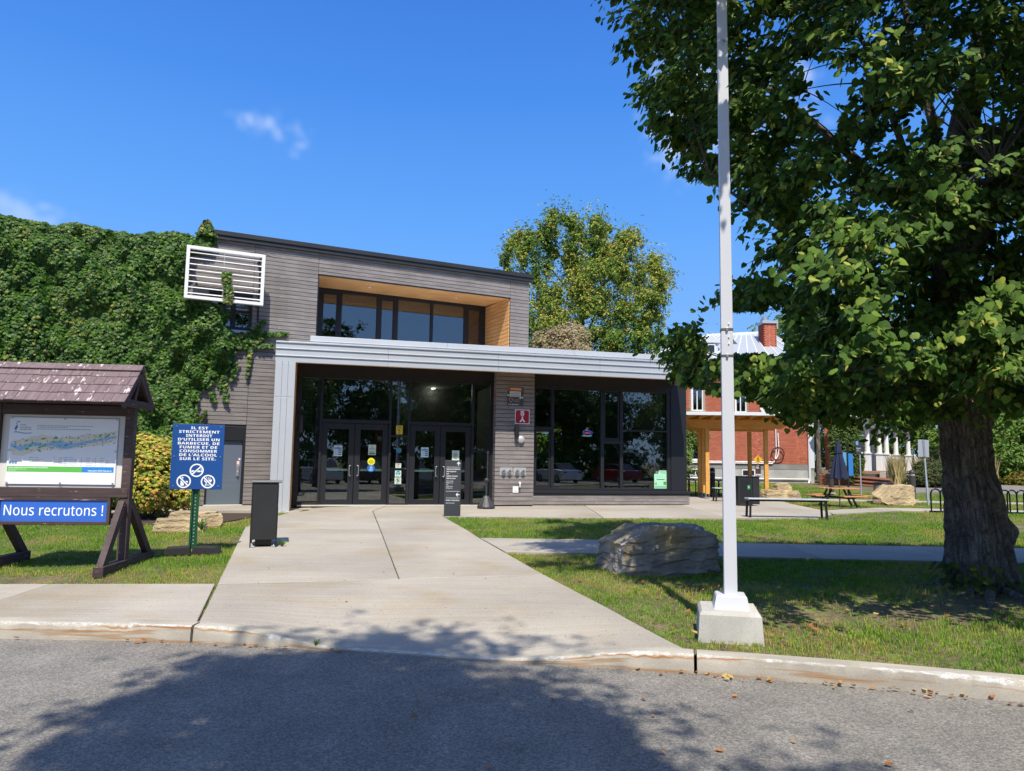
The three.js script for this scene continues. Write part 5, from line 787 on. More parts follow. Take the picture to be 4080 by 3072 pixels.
  mesh('pipe', join([tube([[W0, 1.22, .12], [6.9, 1.24, .12]], .035, 4, 8), tube([[W0, 1.14, .12], [6.8, 1.15, .12]], .03, 4, 8), tube([[W0, .22, .12], [W1 - .3, .24, .12]], .035, 4, 8), tube([[7.0, 4.3, .1], [7.0, 1.7, .1], [6.9, 1.3, .12]], .035, 24, 8), tube([[7.15, 3.0, .1], [7.15, 1.75, .1], [6.95, 1.35, .12]], .035, 24, 8)]), M.white, o);
  mesh('cable_coil', new THREE.TorusGeometry(.38, .03, 6, 30).translate(7.1, 1.75, .16), M.black, o);
  mesh('downspout', join([rspan(8.95, 9.08, .15, 5.2, .05, .16, .02), bar([9.0, .2, .1], [8.85, 0, .25], .1, .1)]), mat([.62, .64, .66], .5), o);
  mesh('corner_trim', rspan(9.10, 9.34, .9, 5.6, -.1, .08, .01), mat([.62, .65, .67], .6), o);
  mesh('hood', (() => { const s = new THREE.Shape([[0, 0], [.5, 0], [0, .38]].map(([a, b]) => new THREE.Vector2(a, b))); return metreUV(new THREE.ExtrudeGeometry(s, { depth: .95, bevelEnabled: false }).rotateY(-Math.PI / 2).translate(7.05, 4.15, 0)); })(), mat([.42, .42, .42], .8), o);
  // hipped metal roof
  const R = group('roof', o); const A = [W0 - .4, eave, .45], B = [W1 + .35, eave, .45], Cc = [W1 + .35, eave, -9.6], Dd = [W0 - .4, eave, -9.6], E1 = [3.9, 9.55, -3.6], E2 = [8.1, 9.85, -3.8];
  const tri = (...p) => { const g = new THREE.BufferGeometry(); g.setAttribute('position', new THREE.Float32BufferAttribute(p.flat(), 3)); g.computeVertexNormals(); return metreUV(g); };
  const rm = mat([.46, .50, .54], .42, { metalness: .3, side: THREE.DoubleSide });
  mesh('roof_sheet', tri(A, B, E2, A, E2, E1, B, Cc, E2, Cc, Dd, E1, Cc, E1, E2, Dd, A, E1), rm, R);
  const wm = mat([.66, .70, .74], .4); const on = (t, s) => { const a = V3(...A).lerp(V3(...B), t), b = V3(...E1).lerp(V3(...E2), t); return a.lerp(b, s).add(V3(0, .03, .02)).toArray(); };
  for (let k = 0; k <= 16; k++) mesh('roof_seam', bar(on(k / 16, 0), on(k / 16, 1), .05, .05), wm, R);
  mesh('ridge_cap', bar([E1[0], E1[1] + .04, E1[2]], [E2[0], E2[1] + .04, E2[2]], .14, .12), wm, R); mesh('hip_cap', bar([E2[0], E2[1] + .03, E2[2]], [B[0], B[1] + .03, B[2]], .12, .10), wm, R);
  mesh('gutter', rspan(W0 - .45, W1 + .4, eave - .14, eave + .02, .36, .5, .01), wm, R);
  { const ch = group('chimney', o); mesh('stack', rspan(6.98, 7.8, 7.4, 10.05, -2.6, -1.6, .005), mat([.36, .13, .085], .9, { map: T.brickv }), ch); const cb = []; for (let row = 0; row < 34; row++) for (let k = 0; k < 4; k++) { const x = 7.0 + (row % 2) * .10 + k * .208; if (x + .195 < 7.83) cb.push(new THREE.BoxGeometry(.195, .062, .02).translate(x + .0975, 7.5 + row * .0745, -1.595)); } const c = mesh('chimney_bricks', metreUV(join(cb)), M.brick, ch); c.userData.kind = 'stuff'; mesh('cap', rspan(6.90, 7.88, 10.05, 10.22, -2.7, -1.5, .01), M.galv, ch); mesh('cowl', join([cyl(.14, .2, .34, 7.25, 10.22, -2.1, 12), cyl(.06, .06, .6, 8.05, 9.8, -2.1, 10)]), M.galv, ch); }
  { const d = group('dormer', o); mesh('cheek', join([rspan(2.95, 3.82, 7.5, 8.65, -2.2, -.7, .01)]), mat([.55, .58, .60], .6), d); const s = new THREE.Shape([[2.78, 8.6], [4.0, 8.6], [3.39, 9.08]].map(([a, b]) => new THREE.Vector2(a, b))); mesh('gable', metreUV(new THREE.ExtrudeGeometry(s, { depth: 2, bevelEnabled: true, bevelSize: .03, bevelThickness: .03 }).translate(0, 0, -2.6)), mat([.58, .61, .63], .6), d); mesh('frame', join([rspan(3.14, 3.20, 7.55, 8.45, -.7, -.64), rspan(3.58, 3.64, 7.55, 8.45, -.7, -.64), rspan(3.14, 3.64, 8.45, 8.52, -.7, -.64)]), M.white, d); mesh('pane', span(3.2, 3.58, 7.55, 8.45, -.69, -.66), glassFar, d); }
  mesh('roof_vent', tri([4.9, 8.75, -1.9], [5.4, 8.75, -1.9], [5.15, 9.2, -2.2]), M.dark, R);
}
{ // ---- white veranda
  const o = thing('veranda', 'white columned veranda with grey metal roof beyond the brick house', 'veranda', [19.4, .55, -42], 48.7 * DEG), L = 12.1, wm = mat([.78, .78, .76], .5);
  const deck = .80;
  mesh('deck', rspan(.5, L + .3, deck - .18, deck, -2.0, .25, .01), mat([.34, .20, .12], .7), o); mesh('skirt', rspan(.5, L + .2, -.3, deck - .18, -.1, .1, .01), mat([.5, .49, .46], .8), o);
  const cols = [0, 2.5, 4.95, 6.5, 8.7, 11.85];
  const col = (x, z) => { const c = group('column', o); mesh('pedestal', rspan(x - .17, x + .17, deck, deck + 1.0, z - .17, z + .17, .02), wm, c); mesh('pedestal_cap', rspan(x - .21, x + .21, deck + 1.0, deck + 1.07, z - .21, z + .21, .01), wm, c); const s = new THREE.LatheGeometry([[.17, 0], [.17, .06], [.15, .09], [.145, .6], [.125, 1.38], [.145, 1.42], [.17, 1.46], [.17, 1.54]].map(([a, b]) => new THREE.Vector2(a, b)), 20).translate(x, deck + 1.07, z); mesh('shaft', s, wm, c); };
  cols.forEach((x) => col(x, 0)); col(11.85, -2.3);
  mesh('entablature', join([rspan(-.4, L + .15, 3.40, 3.78, -.22, .22, .02), rspan(-.4, L + .45, 3.78, 3.92, -.45, .45, .02), rspan(L - .45, L + .15, 3.40, 3.78, -3.2, -.23, .02)]), wm, o);
  mesh('ceiling', span(.6, L, 3.72, 3.77, -2.3, -.23), wm, o);
  mesh('back_wall', span(3.6, 7.5, deck, 3.7, -2.8, -2.6), M.brick, o);
  for (const x of [4.0, 5.8]) { const w = group('window', o); mesh('frame', join([rspan(x, x + .12, 1.0, 3.3, -2.6, -2.5), rspan(x + .9, x + 1.02, 1.0, 3.3, -2.6, -2.5), rspan(x, x + 1.02, 3.2, 3.32, -2.6, -2.5), rspan(x + .12, x + .9, 2.5, 2.58, -2.6, -2.52)]), mat([.5, .46, .40], .6), w); mesh('pane', span(x + .12, x + .9, 1.0, 3.2, -2.59, -2.56), glassFar, w); }
  const tri = (...p) => { const g = new THREE.BufferGeometry(); g.setAttribute('position', new THREE.Float32BufferAttribute(p.flat(), 3)); g.computeVertexNormals(); return metreUV(g); };
  const A = [-.4, 3.93, .55], B = [L + .5, 3.93, .55], C2 = [L + .5, 3.93, -3.4], P = [L - 2.2, 4.9, -2.4], Q = [1.4, 4.5, -1.9];
  mesh('roof', tri(A, B, P, A, P, Q, B, C2, P), mat([.40, .44, .48], .42, { metalness: .3, side: THREE.DoubleSide }), o);
  for (let k = 0; k < 12; k++) { const a = V3(...A).lerp(V3(...B), (k + .5) / 12), b = V3(...Q).lerp(V3(...P), (k + .5) / 12); mesh('roof_seam', bar([a.x, a.y + .02, a.z], [b.x, b.y + .02, b.z], .05, .04), M.galv, o); }
  // stair rail
  for (const z of [1.0, 2.3]) { const rl = group('stair_rail', o); const s = (t) => [3.4 + t * 3.2, deck + .95 - t * 1.15, z]; mesh('top_rail', bar(s(0), s(1), .07, .07), wm, rl); mesh('bottom_rail', bar([3.4, deck + .15, z], [6.6, -.20, z], .05, .05), wm, rl); for (let k = 0; k <= 16; k++) { const p = s(k / 16); mesh('baluster', rspan(p[0] - .02, p[0] + .02, p[1] - .85, p[1], z - .02, z + .02, .003), wm, rl); } mesh('newel', rspan(6.55, 6.72, -.3, 1.05, z - .08, z + .08, .01), wm, rl); }
  for (let k = 0; k < 5; k++) mesh('step', rspan(3.7 + k * .55, 4.6 + k * .55, -.3, deck - .05 - k * .18, .3, 2.3, .01), mat([.45, .42, .38], .8), o);
}
{ // ---- raised timber planter
  const o = thing('planter_bed', 'reddish timber retaining edge of the flower bed before the house', 'planter', [0, 0, 0]), m = mat([.26, .10, .055], .7);
  const pts = [[17.4, -42.0], [18.9, -41.6], [20.2, -39.6]]; for (let s = 0; s < 2; s++) for (let k = 0; k < 3; k++) mesh('sleeper', bar([pts[s][0], .62 + k * .20 - s * .0, pts[s][1]], [pts[s + 1][0], .62 + k * .20 - (s ? .12 : 0), pts[s + 1][1]], .19, .12), m, o);
}
// ================================================================ plants
const up = V3(0, 1, 0), qa = new THREE.Quaternion(), qb = new THREE.Quaternion(), mA = new THREE.Matrix4();
function triGeo(verts, faces) { const g = new THREE.BufferGeometry(); g.setAttribute('position', new THREE.Float32BufferAttribute(verts.flat(), 3)); g.setIndex(faces.flat()); g.computeVertexNormals(); return g; }
// leaf shapes lie in the xy plane, stalk at the origin, tip towards -y, face +z
const heartLeaf = triGeo([[0, 0, 0], [-.30, .12, -.06], [-.50, -.18, -.10], [-.44, -.52, -.09], [-.20, -.84, -.05], [0, -1.08, -.02], [.20, -.84, -.05], [.44, -.52, -.09], [.50, -.18, -.10], [.30, .12, -.06], [0, -.45, .03]], [[10, 0, 1], [10, 1, 2], [10, 2, 3], [10, 3, 4], [10, 4, 5], [10, 5, 6], [10, 6, 7], [10, 7, 8], [10, 8, 9], [10, 9, 0]]);
function leaflet(a, L, w, bend) { const c = Math.cos(a), s = Math.sin(a), P = (u, v, z) => [u * c - v * s, u * s + v * c, z]; return [[P(0, 0, 0), P(-w, -L * .5, -.04 - bend * .3), P(0, -L * .5, .03 - bend * .3), P(w, -L * .5, -.04 - bend * .3), P(0, -L, -bend)], [[0, 1, 2], [0, 2, 3], [1, 4, 2], [2, 4, 3]]]; }
function palmate(list) { const v = [], f = []; for (const a of list) { const o = v.length, [p, t] = leaflet(...a); v.push(...p); f.push(...t.map((q) => q.map((i) => i + o))); } return triGeo(v, f); }
const creeperLeaf = palmate([[0, 1, .19, .12], [.62, .88, .17, .12], [-.62, .88, .17, .12], [1.25, .62, .13, .08], [-1.25, .62, .13, .08]]);
const mapleLeaf = palmate([[0, .8, .26, .1], [.8, .7, .22, .08], [-.8, .7, .22, .08]]);
const sprig = (() => { const v = [], f = [], r = rng(3); for (let k = 0; k < 5; k++) { const o = v.length, [p, t] = leaflet(r() * 6.28, .55 + r() * .3, .2, .12); const tx = (r() - .5) * .7, ty = (r() - .5) * .7, tz = (r() - .5) * .6; const e = new THREE.Euler((r() - .5) * 2, (r() - .5) * 2, 0); v.push(...p.map((q) => V3(...q).applyEuler(e).add(V3(tx, ty, tz)).toArray())); f.push(...t.map((q) => q.map((i) => i + o))); } return triGeo(v, f); })();
function leafMat(trans = .35, rough = .8, spec = .3) { return new THREE.MeshPhysicalMaterial({ color: 0xffffff, roughness: rough, transmission: trans, thickness: 0, specularIntensity: spec, side: THREE.DoubleSide }); }
const LM = leafMat(.32, .7), ivyMat = leafMat(.12, .45, .5);
function leaves(name, parent, geo, m, list) {                         // list of [x, y, z, facing Vector3, roll, size, colour]
  const im = new THREE.InstancedMesh(geo, m, list.length); im.name = name; im.userData.kind = 'stuff'; im.castShadow = im.receiveShadow = true;
  const z = V3(0, 0, 1), s = V3(0, 0, 0), p = V3(0, 0, 0), X = V3(0, 0, 0), Y = V3(0, 0, 0);
  list.forEach(([x, y, w, n, roll, size, c], i) => {
    X.crossVectors(up, n); if (X.lengthSq() < 1e-4) X.set(1, 0, 0); X.normalize(); Y.crossVectors(n, X).normalize(); mA.makeBasis(X, Y, n); qa.setFromRotationMatrix(mA); qb.setFromAxisAngle(z, roll); qa.multiply(qb);
    im.setMatrixAt(i, mA.compose(p.set(x, y, w), qa, s.setScalar(size))); im.setColorAt(i, c);
  });
  parent.add(im); return im;
}
const pick = (r, list) => { const [a, b, c] = list[Math.floor(r() * list.length)], k = .8 + r() * .45; return lin(a * k, b * k, c * k); };
function branch(a, b, r0, r1, sag, seg = 10) {                          // a tapered bent limb
  const A = V3(...a), B = V3(...b), mid = A.clone().lerp(B, .5); mid.y += sag; const cv = new THREE.QuadraticBezierCurve3(A, mid, B), g = new THREE.TubeGeometry(cv, seg, 1, 7), p = g.attributes.position, c = V3(0, 0, 0);
  for (let i = 0; i < p.count; i++) { const t = Math.floor(i / 8) / seg; cv.getPoint(t, c); const R = lerp(r0, r1, t); p.setXYZ(i, c.x + (p.getX(i) - c.x) * R, c.y + (p.getY(i) - c.y) * R, c.z + (p.getZ(i) - c.z) * R); }
  g.computeVertexNormals(); return g;
}

// ---------------------------------------------------------------- the ivy over the left of the main wall
{
  const o = thing('climbing_vine', 'dense green climbing vine covering the left wall up to the roof', 'vine', [-7.26, .282, -20.30], 26.5 * DEG), r = rng(101), list = [];
  const poly = [[-13, .0], [-13, 8], [-1.45, 8], [-1.45, 7.3], [-1.30, 7.66], [-1.0, 7.24], [-1.1, 6.88], [-1.66, 6.73], [-1.69, 5.56], [-.84, 5.42], [-.54, 5.27], [-.69, 4.9], [-.42, 4.66], [-.30, 4.45], [-.42, 4.04], [-.40, 3.7], [-.62, 3.55], [-.72, 3.07], [-.86, 3.46], [-.98, 3.25], [-1.21, 3.04], [-1.29, 2.63], [-1.23, 2.17], [-1.33, 1.7], [-1.3, .1]];
  const inside = (x, y) => { let c = false; for (let i = 0, j = poly.length - 1; i < poly.length; j = i++) { const [a, b] = poly[i], [d, e] = poly[j]; if ((b > y) !== (e > y) && x < (d - a) * (y - b) / (e - b) + a) c = !c; } return c; };
  const cols = [[.028, .082, .009], [.038, .102, .010], [.020, .065, .009], [.056, .130, .012], [.042, .108, .010], [.105, .19, .020]], dry = [[.22, .22, .04], [.17, .12, .035], [.26, .28, .05], [.18, .22, .03]];
  const bulk = (s, h) => .05 + .62 * Math.pow(fbm(s * 1.15 + 3, h * .6, 2, 3), 1.4) + .60 * (fbm(s * 2.8, h * 1.9, 7, 4) - .44);
  const topAt = (s) => 7.19 + .13 * Math.sin(s * 2.1 + 2.6) * Math.sin(s * .9 + .4) + .16 * (fbm(s * 2.3, 3, 9, 3) - .5) + .05 * (fbm(s * 11, 5, 9, 2) - .5) - .12 * clamp((-s - 5.2) * .6);
  const leaf = (s, h, d, sz, dr) => { const e = .05, gx = bulk(s + e, h) - bulk(s - e, h), gyy = bulk(s, h + e) - bulk(s, h - e); const n = V3(-gx / (2 * e) * .7 + (r() - .5) * 1.1, -gyy / (2 * e) * .7 + .5 + (r() - .5) * .9, .9).normalize(); list.push([s, h, d, n, (r() - .5) * .9, sz, pick(r, r() < dr ? dry : cols)]); };
  for (let i = 0; i < 92000; i++) {
    const s = -6.9 + r() * 6.7, h = r() * 7.7; if (!inside(s, h)) continue; const tp = topAt(s); if (s < -1.45 && h > tp) continue;
    const cap = s < -1.45 ? Math.sqrt(clamp(1 - Math.pow(clamp((h - tp + .55) / .55), 2))) : 1;
    const b = bulk(s, h) * lerp(.25, 1, cap), edge = inside(s + .12, h) && inside(s, h - .12) ? 1 : .55, pt = fbm(s * 1.2 + 9, h * .8, 21, 3), deep = r() < .3 ? r() * .75 : .8 + r() * .3;
    leaf(s, h, Math.max(.02, b * edge * deep), .05 + r() * .04, pt > .62 ? .12 : .015);
  }
  for (let i = 0; i < 5200; i++) { const s = -6.9 + r() * 5.5, q = r(); leaf(s, topAt(s) - .10 + (r() - .5) * .16 - q * q * .05, .16 - q * .5, .05 + r() * .04, .06); }   // growth over the top of the wall
  for (let i = 0; i < 240; i++) { const q = r(); leaf(-1.30 + (r() - .5) * .5 * (1 - q * .8), 7.30 + q * .42, .14 + r() * .12, .07 + r() * .04, .3); };
  // loose strands: [from, to, leaves, spread]
  const strands = [[[-.5, 4.62], [.95, 4.83], 170, .10], [[-.4, 4.32], [.75, 4.48], 150, .07], [[.0, 4.8], [.42, 4.75], 90, .14], [[.2, 4.95], [.35, 5.15], 40, .07], [[-.3, 4.4], [.3, 4.6], 120, .12], [[-.0, 4.3], [-.06, 3.55], 70, .035], [[-.66, 3.6], [-.58, 2.85], 90, .07], [[-.95, 3.1], [-.86, 2.85], 30, .06], [[-1.2, 2.3], [-1.05, 2.55], 26, .05], [[-.36, 3.9], [-.46, 3.4], 60, .08]];
  for (const [a, b, n, sp] of strands) for (let i = 0; i < n; i++) { const t = r(); leaf(lerp(a[0], b[0], t) + (r() - .5) * sp * 2 * (1 - t * .5), lerp(a[1], b[1], t) + (r() - .5) * sp * 2 * (1 - t * .5), .05 + r() * .10, .07 + r() * .04, .10); }
  for (let i = 0; i < 260; i++) { const t = r(); leaf(-.74 + (r() - .5) * .20 + Math.sin(t * 5) * .04, 5.38 + t * .85, .70 + r() * .06, .07 + r() * .035, .22); }   // a strand climbing the louvre
  leaves('foliage', o, creeperLeaf, ivyMat, list);
  const st = []; for (let k = 0; k < 26; k++) { const s0 = -6.6 + r() * 5.6; let s = s0, h = .1; const pts = [[s, h, .02]]; while (h < 6.9) { h += .5; s += (r() - .5) * .3; if (!inside(s, h)) break; pts.push([s, h, .03]); } if (pts.length > 2) st.push(tube(pts, .012, pts.length * 3, 5)); }
  st.push(tube([[-.5, 4.6, .05], [.1, 4.66, .05], [.5, 4.72, .05], [1.05, 4.86, .04]], .007, 20, 5), tube([[-.72, 5.3, .3], [-.74, 5.45, .68], [-.7, 6.2, .7]], .007, 20, 5), tube([[-.9, 7.3, .2], [-.3, 7.08, .06], [.1, 7.12, .05], [.55, 7.02, .05]], .006, 20, 5));
  mesh('stems', join(st), mat([.10, .065, .04], .9), o);
}
// ---------------------------------------------------------------- shrub with yellowing leaves
function shrub(label, [x, y, z], [rx, ry, rz], n, geo, size, cols, seed, lobes = 9) {
  const o = thing('shrub', label, 'shrub', [x, y, z]), r = rng(seed), list = [], L = [];
  for (let k = 0; k < lobes; k++) { const a = r() * 6.283, e = Math.acos(1 - r() * 1.7); L.push([Math.sin(e) * Math.cos(a) * .62 * rx, ry * (.95 + Math.cos(e) * .62), Math.sin(e) * Math.sin(a) * .62 * rz, .38 + r() * .26]); } L.push([0, ry * .9, 0, .7]);
  for (let i = 0; i < n; i++) { const l = L[Math.floor(r() * L.length)], d = V3(r() * 2 - 1, r() * 2 - 1, r() * 2 - 1).normalize(), q = l[3] * (r() < .75 ? .85 + r() * .2 : r()); const yy = l[1] + d.y * q * ry; if (yy < .02) continue; const nn = d.clone().multiplyScalar(.8).add(V3((r() - .5) * .8, .7 + (r() - .5) * .5, .15)).normalize(); list.push([l[0] + d.x * q * rx, yy, l[2] + d.z * q * rz, nn, (r() - .5) * 1.4, size * (.7 + r() * .6), pick(r, cols)]); }
  leaves('foliage', o, geo, LM, list); const st = []; for (let k = 0; k < 14; k++) { const l = L[k % L.length]; st.push(branch([(r() - .5) * .2 * rx, 0, (r() - .5) * .2 * rz], [l[0], l[1], l[2]], .018, .006, .05)); } mesh('stems', join(st), M.bark, o); return o;
}
const yel = [[.55, .48, .05], [.42, .44, .055], [.58, .40, .08], [.24, .33, .04], [.60, .43, .10], [.46, .27, .08], [.16, .26, .035], [.36, .42, .05]];
shrub('rounded maple shrub with yellow and orange leaves below the vine', [-7.78, .20, -16.1], [1.02, .95, .85], 15000, mapleLeaf, .082, yel, 201, 26);
shrub('yellow leaved maple shrub behind the map kiosk', [-9.75, .2, -15.9], [1.2, .95, .8], 8000, mapleLeaf, .085, yel, 202, 20);
struct('mulch_bed', metreUV(slabGeo([[-11, -14.6], [-6.1, -15.0], [-5.7, -16.4], [-6.1, -17.8], [-11, -17.2]], .0, .03)), mat([.055, .035, .025], .95));

// ---------------------------------------------------------------- the big linden on the right
{
  const o = thing('linden_tree', 'large linden tree with thick ridged trunk and dark hanging foliage', 'tree', [5.76, .12, -9.2]), r = rng(301);
  // trunk: ridged bark, root flare, a burl on the right
  const nr = 230, nh = 170, pos = [], uv = [], idx = [], H = 5.2;
  for (let j = 0; j <= nh; j++) {
    const t = j / nh, h = -.08 + t * H, cx = -.12 * smooth(clamp(h / 2.2)) - .06 * clamp((h - 2) / 3), R0 = .315 + .11 * Math.exp(-h * 3.2) - .018 * h + .012 * Math.sin(h * 3);
    for (let i = 0; i <= nr; i++) {
      const a = i / nr * 6.28319, ca = Math.cos(a), sa = Math.sin(a);
      let R = R0 * (1 + .05 * Math.cos(a * 3 + 1 + h * .4) + .035 * Math.cos(a * 5 + 2) + (.30 * Math.pow(Math.abs(Math.cos(a * 2.5 + .6)), 3)) * Math.exp(-h * 5));
      const w = fbm(ca * 2 + h * .5, sa * 2, h * .7, 3) * 1.6, rid = Math.abs(noise3(ca * 12 + w * .9, sa * 12 + w * .6, h * 2.4) - .5) * 2; R += (rid - .4) * .05 + (fbm(ca * 14, sa * 14, h * 9, 3) - .5) * .05;
      const burl = (bx, bh, s, amp) => { const da = Math.atan2(Math.sin(a - bx), Math.cos(a - bx)); const d = (da * R0 / s) ** 2 + ((h - bh) / (s * 1.15)) ** 2; return amp * Math.exp(-d * 1.1) * (1 + .5 * (fbm(ca * 12, sa * 12, h * 12, 3) - .5)); };
      R += burl(.12, .70, .13, .17) + burl(.15, 1.0, .10, .06) + burl(1.3, 1.12, .16, .055) + burl(2.3, 1.2, .10, .03);
      pos.push(cx + R * ca, h, R * sa); uv.push(a / 6.28319 * 2, h);
    }
  }
  for (let j = 0; j < nh; j++) for (let i = 0; i < nr; i++) { const a = j * (nr + 1) + i, b = a + nr + 1; idx.push(a, b, a + 1, b, b + 1, a + 1); }
  const g = new THREE.BufferGeometry(); g.setAttribute('position', new THREE.Float32BufferAttribute(pos, 3)); g.setAttribute('uv', new THREE.Float32BufferAttribute(uv, 2)); g.setIndex(idx); g.computeVertexNormals(); mesh('trunk', g, M.bark, o);
  // crown: world limits from the outline and the shadow on the lawn
  const K = .655, edge = [[.037, .461], [.049, .41], [.068, .372], [.086, .352], [.098, .305], [.111, .235], [.135, .225], [.152, .198], [.167, .195], [.175, .226], [.188, .246], [.213, .274], [.237, .292], [.263, .32], [.295, .331], [.33, .31], [.387, .294], [.405, .241], [.43, .228], [.467, .21], [.511, .187], [.563, .173], [.603, .138], [.66, .132], [.855, .114], [1.2, .12], [3, .2]];   // lobed left side: rise over run from eye height, and reach
  const left = (h, z) => { const e = (h - 1.6) / -z; let k = 1; while (k < edge.length - 1 && edge[k][0] < e) k++; return lerp(edge[k - 1][1], edge[k][1], clamp((e - edge[k - 1][0]) / (edge[k][0] - edge[k - 1][0]))) * -z; };
  const hole = (x, h, z) => { const e = (h - 1.6) / -z, k = x / -z; return (e > .152 && e < .212 && k > .27 && k < .375) || Math.hypot((e - .49) / .035, (k - .44) / .016) < 1 || Math.hypot((e - .56) / .02, (k - .425) / .022) < 1; };   // gaps in the crown
  const ok = (x, h, z) => { const sz = z - K * h; if (x < left(h, z) + .10 + .55 * Math.pow(noise3(h * 2.1, z * 1.1, 40), 1.5) || x > 11 || h < 2.12 + .25 * clamp((x - 5.2) * .5) || h > 10.2) return false; if (hole(x, h, z)) return false; if (z > (h > 6 ? -3.6 - Math.max(0, 7.4 - h) * 1.4 : -5.7) || z < -12.4) return false; if (sz > -7.45) return false; if (x > 3.2 && sz < -13.0 - .6 * clamp((3.8 - x) * 2)) return false; if (x <= 3.2 && sz < -16.6) return false; if (x < 2.6 && z > -6.9 && h < 6.1) return false; const dd = Math.hypot((x - 5.6) / 5.4, (z + 8.4) / 4.2); return dd < 1.06; };  // out of view above, the crown reaches forward to shade lower foliage and boulder
  const clumps = []; let guard = 0;
  const fixed = [[1.85, 2.92, -8.2], [2.1, 2.85, -8.1], [2.5, 2.72, -8.0], [2.95, 2.65, -7.8], [2.35, 2.35, -8.1], [3.3, 2.5, -7.6], [3.6, 2.25, -7.7], [4.0, 2.3, -7.8], [4.4, 2.2, -7.9], [3.0, 2.15, -7.8], [4.9, 2.25, -8.2], [5.4, 2.3, -8.0], [6.4, 2.4, -8.1], [6.9, 2.35, -8.3], [7.4, 2.3, -8.6], [5.5, 2.75, -8.4], [5.3, 3.2, -8.3], [5.8, 3.5, -8.2], [5.4, 3.9, -8.1], [5.7, 4.3, -8.0], [5.3, 4.7, -7.9], [5.9, 2.9, -8.3], [6.2, 3.4, -8.2], [5.0, 2.6, -8.3], [6.1, 4.1, -8.0], [5.6, 5.0, -7.9], [5.9, 5.5, -7.7], [5.4, 5.7, -7.6], [6.2, 6.0, -7.6], [5.7, 6.4, -7.4], [6.5, 5.2, -7.8]];
  for (const f of fixed) clumps.push(f);
  while (clumps.length < 1080 && guard++ < 90000) { const x = .8 + r() * 10, h = 2 + r() * 8.4, z = -3.5 - r() * 9; if (!ok(x, h, z)) continue; if (clumps.some((c) => Math.hypot(c[0] - x, c[1] - h, c[2] - z) < .30)) continue; clumps.push([x, h, z]); }
  const list = [], brac = [], limbs = [], twigs = [], ox = 5.76, oy = .12, oz = -9.2;
  const green = [[.060, .125, .014], [.072, .148, .016], [.048, .105, .013], [.095, .180, .020], [.125, .215, .024]], pale = [[.24, .31, .05], [.34, .37, .06], [.20, .28, .04]];
  // main limbs in the tree's own frame: [start height, end, radius]
  const main_ = [[2.0, [-2.9, 2.38, 1.2], .05], [2.25, [-3.4, 4.9, .6], .085], [2.6, [2.0, 3.6, 1.6], .075], [3.0, [-2.2, 6.2, 1.8], .09], [3.3, [2.9, 5.6, .4], .09], [3.7, [.3, 6.4, 2.6], .09], [4.1, [-3.6, 7.4, -.4], .10], [4.4, [1.9, 7.4, 1.6], .08], [4.7, [-1.2, 8.6, .4], .09], [2.3, [.9, 3.3, 2.4], .05], [3.4, [-1.4, 4.2, 2.7], .06], [3.6, [3.9, 4.2, -.6], .07], [4.3, [-2.0, 6.6, -1.6], .07]];
  const curves = main_.map(([h, e, q]) => { const a = V3(-.14, h, 0), b = V3(...e), m = a.clone().lerp(b, .45); m.y += .12 * a.distanceTo(b); m.x += (r() - .5) * .3; m.z += (r() - .5) * .3; return { cv: new THREE.QuadraticBezierCurve3(a, m, b), q, m: m.toArray(), a: a.toArray(), b: b.toArray() }; });
  for (const [x, h, z] of clumps) {
    const end = V3(x - ox, h - oy, z - oz); let best = 1e9, bp = null; for (const c of curves) for (let t = .3; t <= 1; t += .1) { const p = c.cv.getPoint(t), d = p.distanceTo(end) + (p.y > end.y + .2 ? .5 : 0); if (d < best) { best = d; bp = p; } }
    if (best < 1.5 && ![.25, .5, .75, 1].some((t) => { const p = bp.clone().lerp(end, t); return hole(p.x + ox, p.y + oy + .04, p.z + oz); })) limbs.push(branch(bp.toArray(), end.toArray(), 0.006 + best * .005, .004, .06 + best * .05 * r(), 7));
    const out = V3(x - 5.65, .12, z + 9.0).normalize(), ns = 7 + Math.floor(r() * 3);
    for (let s = 0; s < ns; s++) {
      const d = out.clone().multiplyScalar(.7).add(V3((r() - .5) * 1.9, (r() - .45) * .9, (r() - .5) * 1.9)).normalize(), L = .34 + r() * .40, nl = 17 + Math.floor(r() * 9); const tip = V3(x, h, z).addScaledVector(d, L); if (r() < .5 && tip.x > left(tip.y, tip.z) - .06 && !hole(tip.x, tip.y, tip.z)) twigs.push(branch([x - ox, h - oy, z - oz], [tip.x - ox, tip.y - oy - .08, tip.z - oz], .006, .003, .06, 4));
      for (let k = 0; k < nl; k++) {
        const t = (k + r()) / nl, p = V3(x, h, z).addScaledVector(d, L * t); p.y += .06 * Math.sin(t * 3) - .10 * t * t; p.x += (r() - .5) * .18; p.y += (r() - .5) * .15; p.z += (r() - .5) * .18; if (p.x < left(p.y, p.z) - .34 + r() * .30 || p.y < 1.9 || hole(p.x, p.y, p.z)) continue;
        const n = V3(d.x * .6 + (r() - .5) * 1.2, .10 + r() * .65, d.z * .6 + .15 + (r() - .5) * 1.2).normalize(); list.push([p.x - ox, p.y - oy, p.z - oz, n, (r() - .5) * 1.5, (.048 + r() * .036) * (z < -8.4 ? 1.35 : 1), pick(r, r() < .09 ? pale : green)]);
        if (r() < .07) brac.push([p.x - ox, p.y - oy - .02, p.z - oz, n, (r() - .5), .085, pick(r, [[.44, .42, .09], [.50, .42, .12], [.36, .37, .08]])]);
      }
    }
  }
  const cr = group('crown', o); leaves('leaves', cr, heartLeaf, LM, list); leaves('flower_bracts', cr, palmate([[0, 1, .11, .15]]), LM, brac);
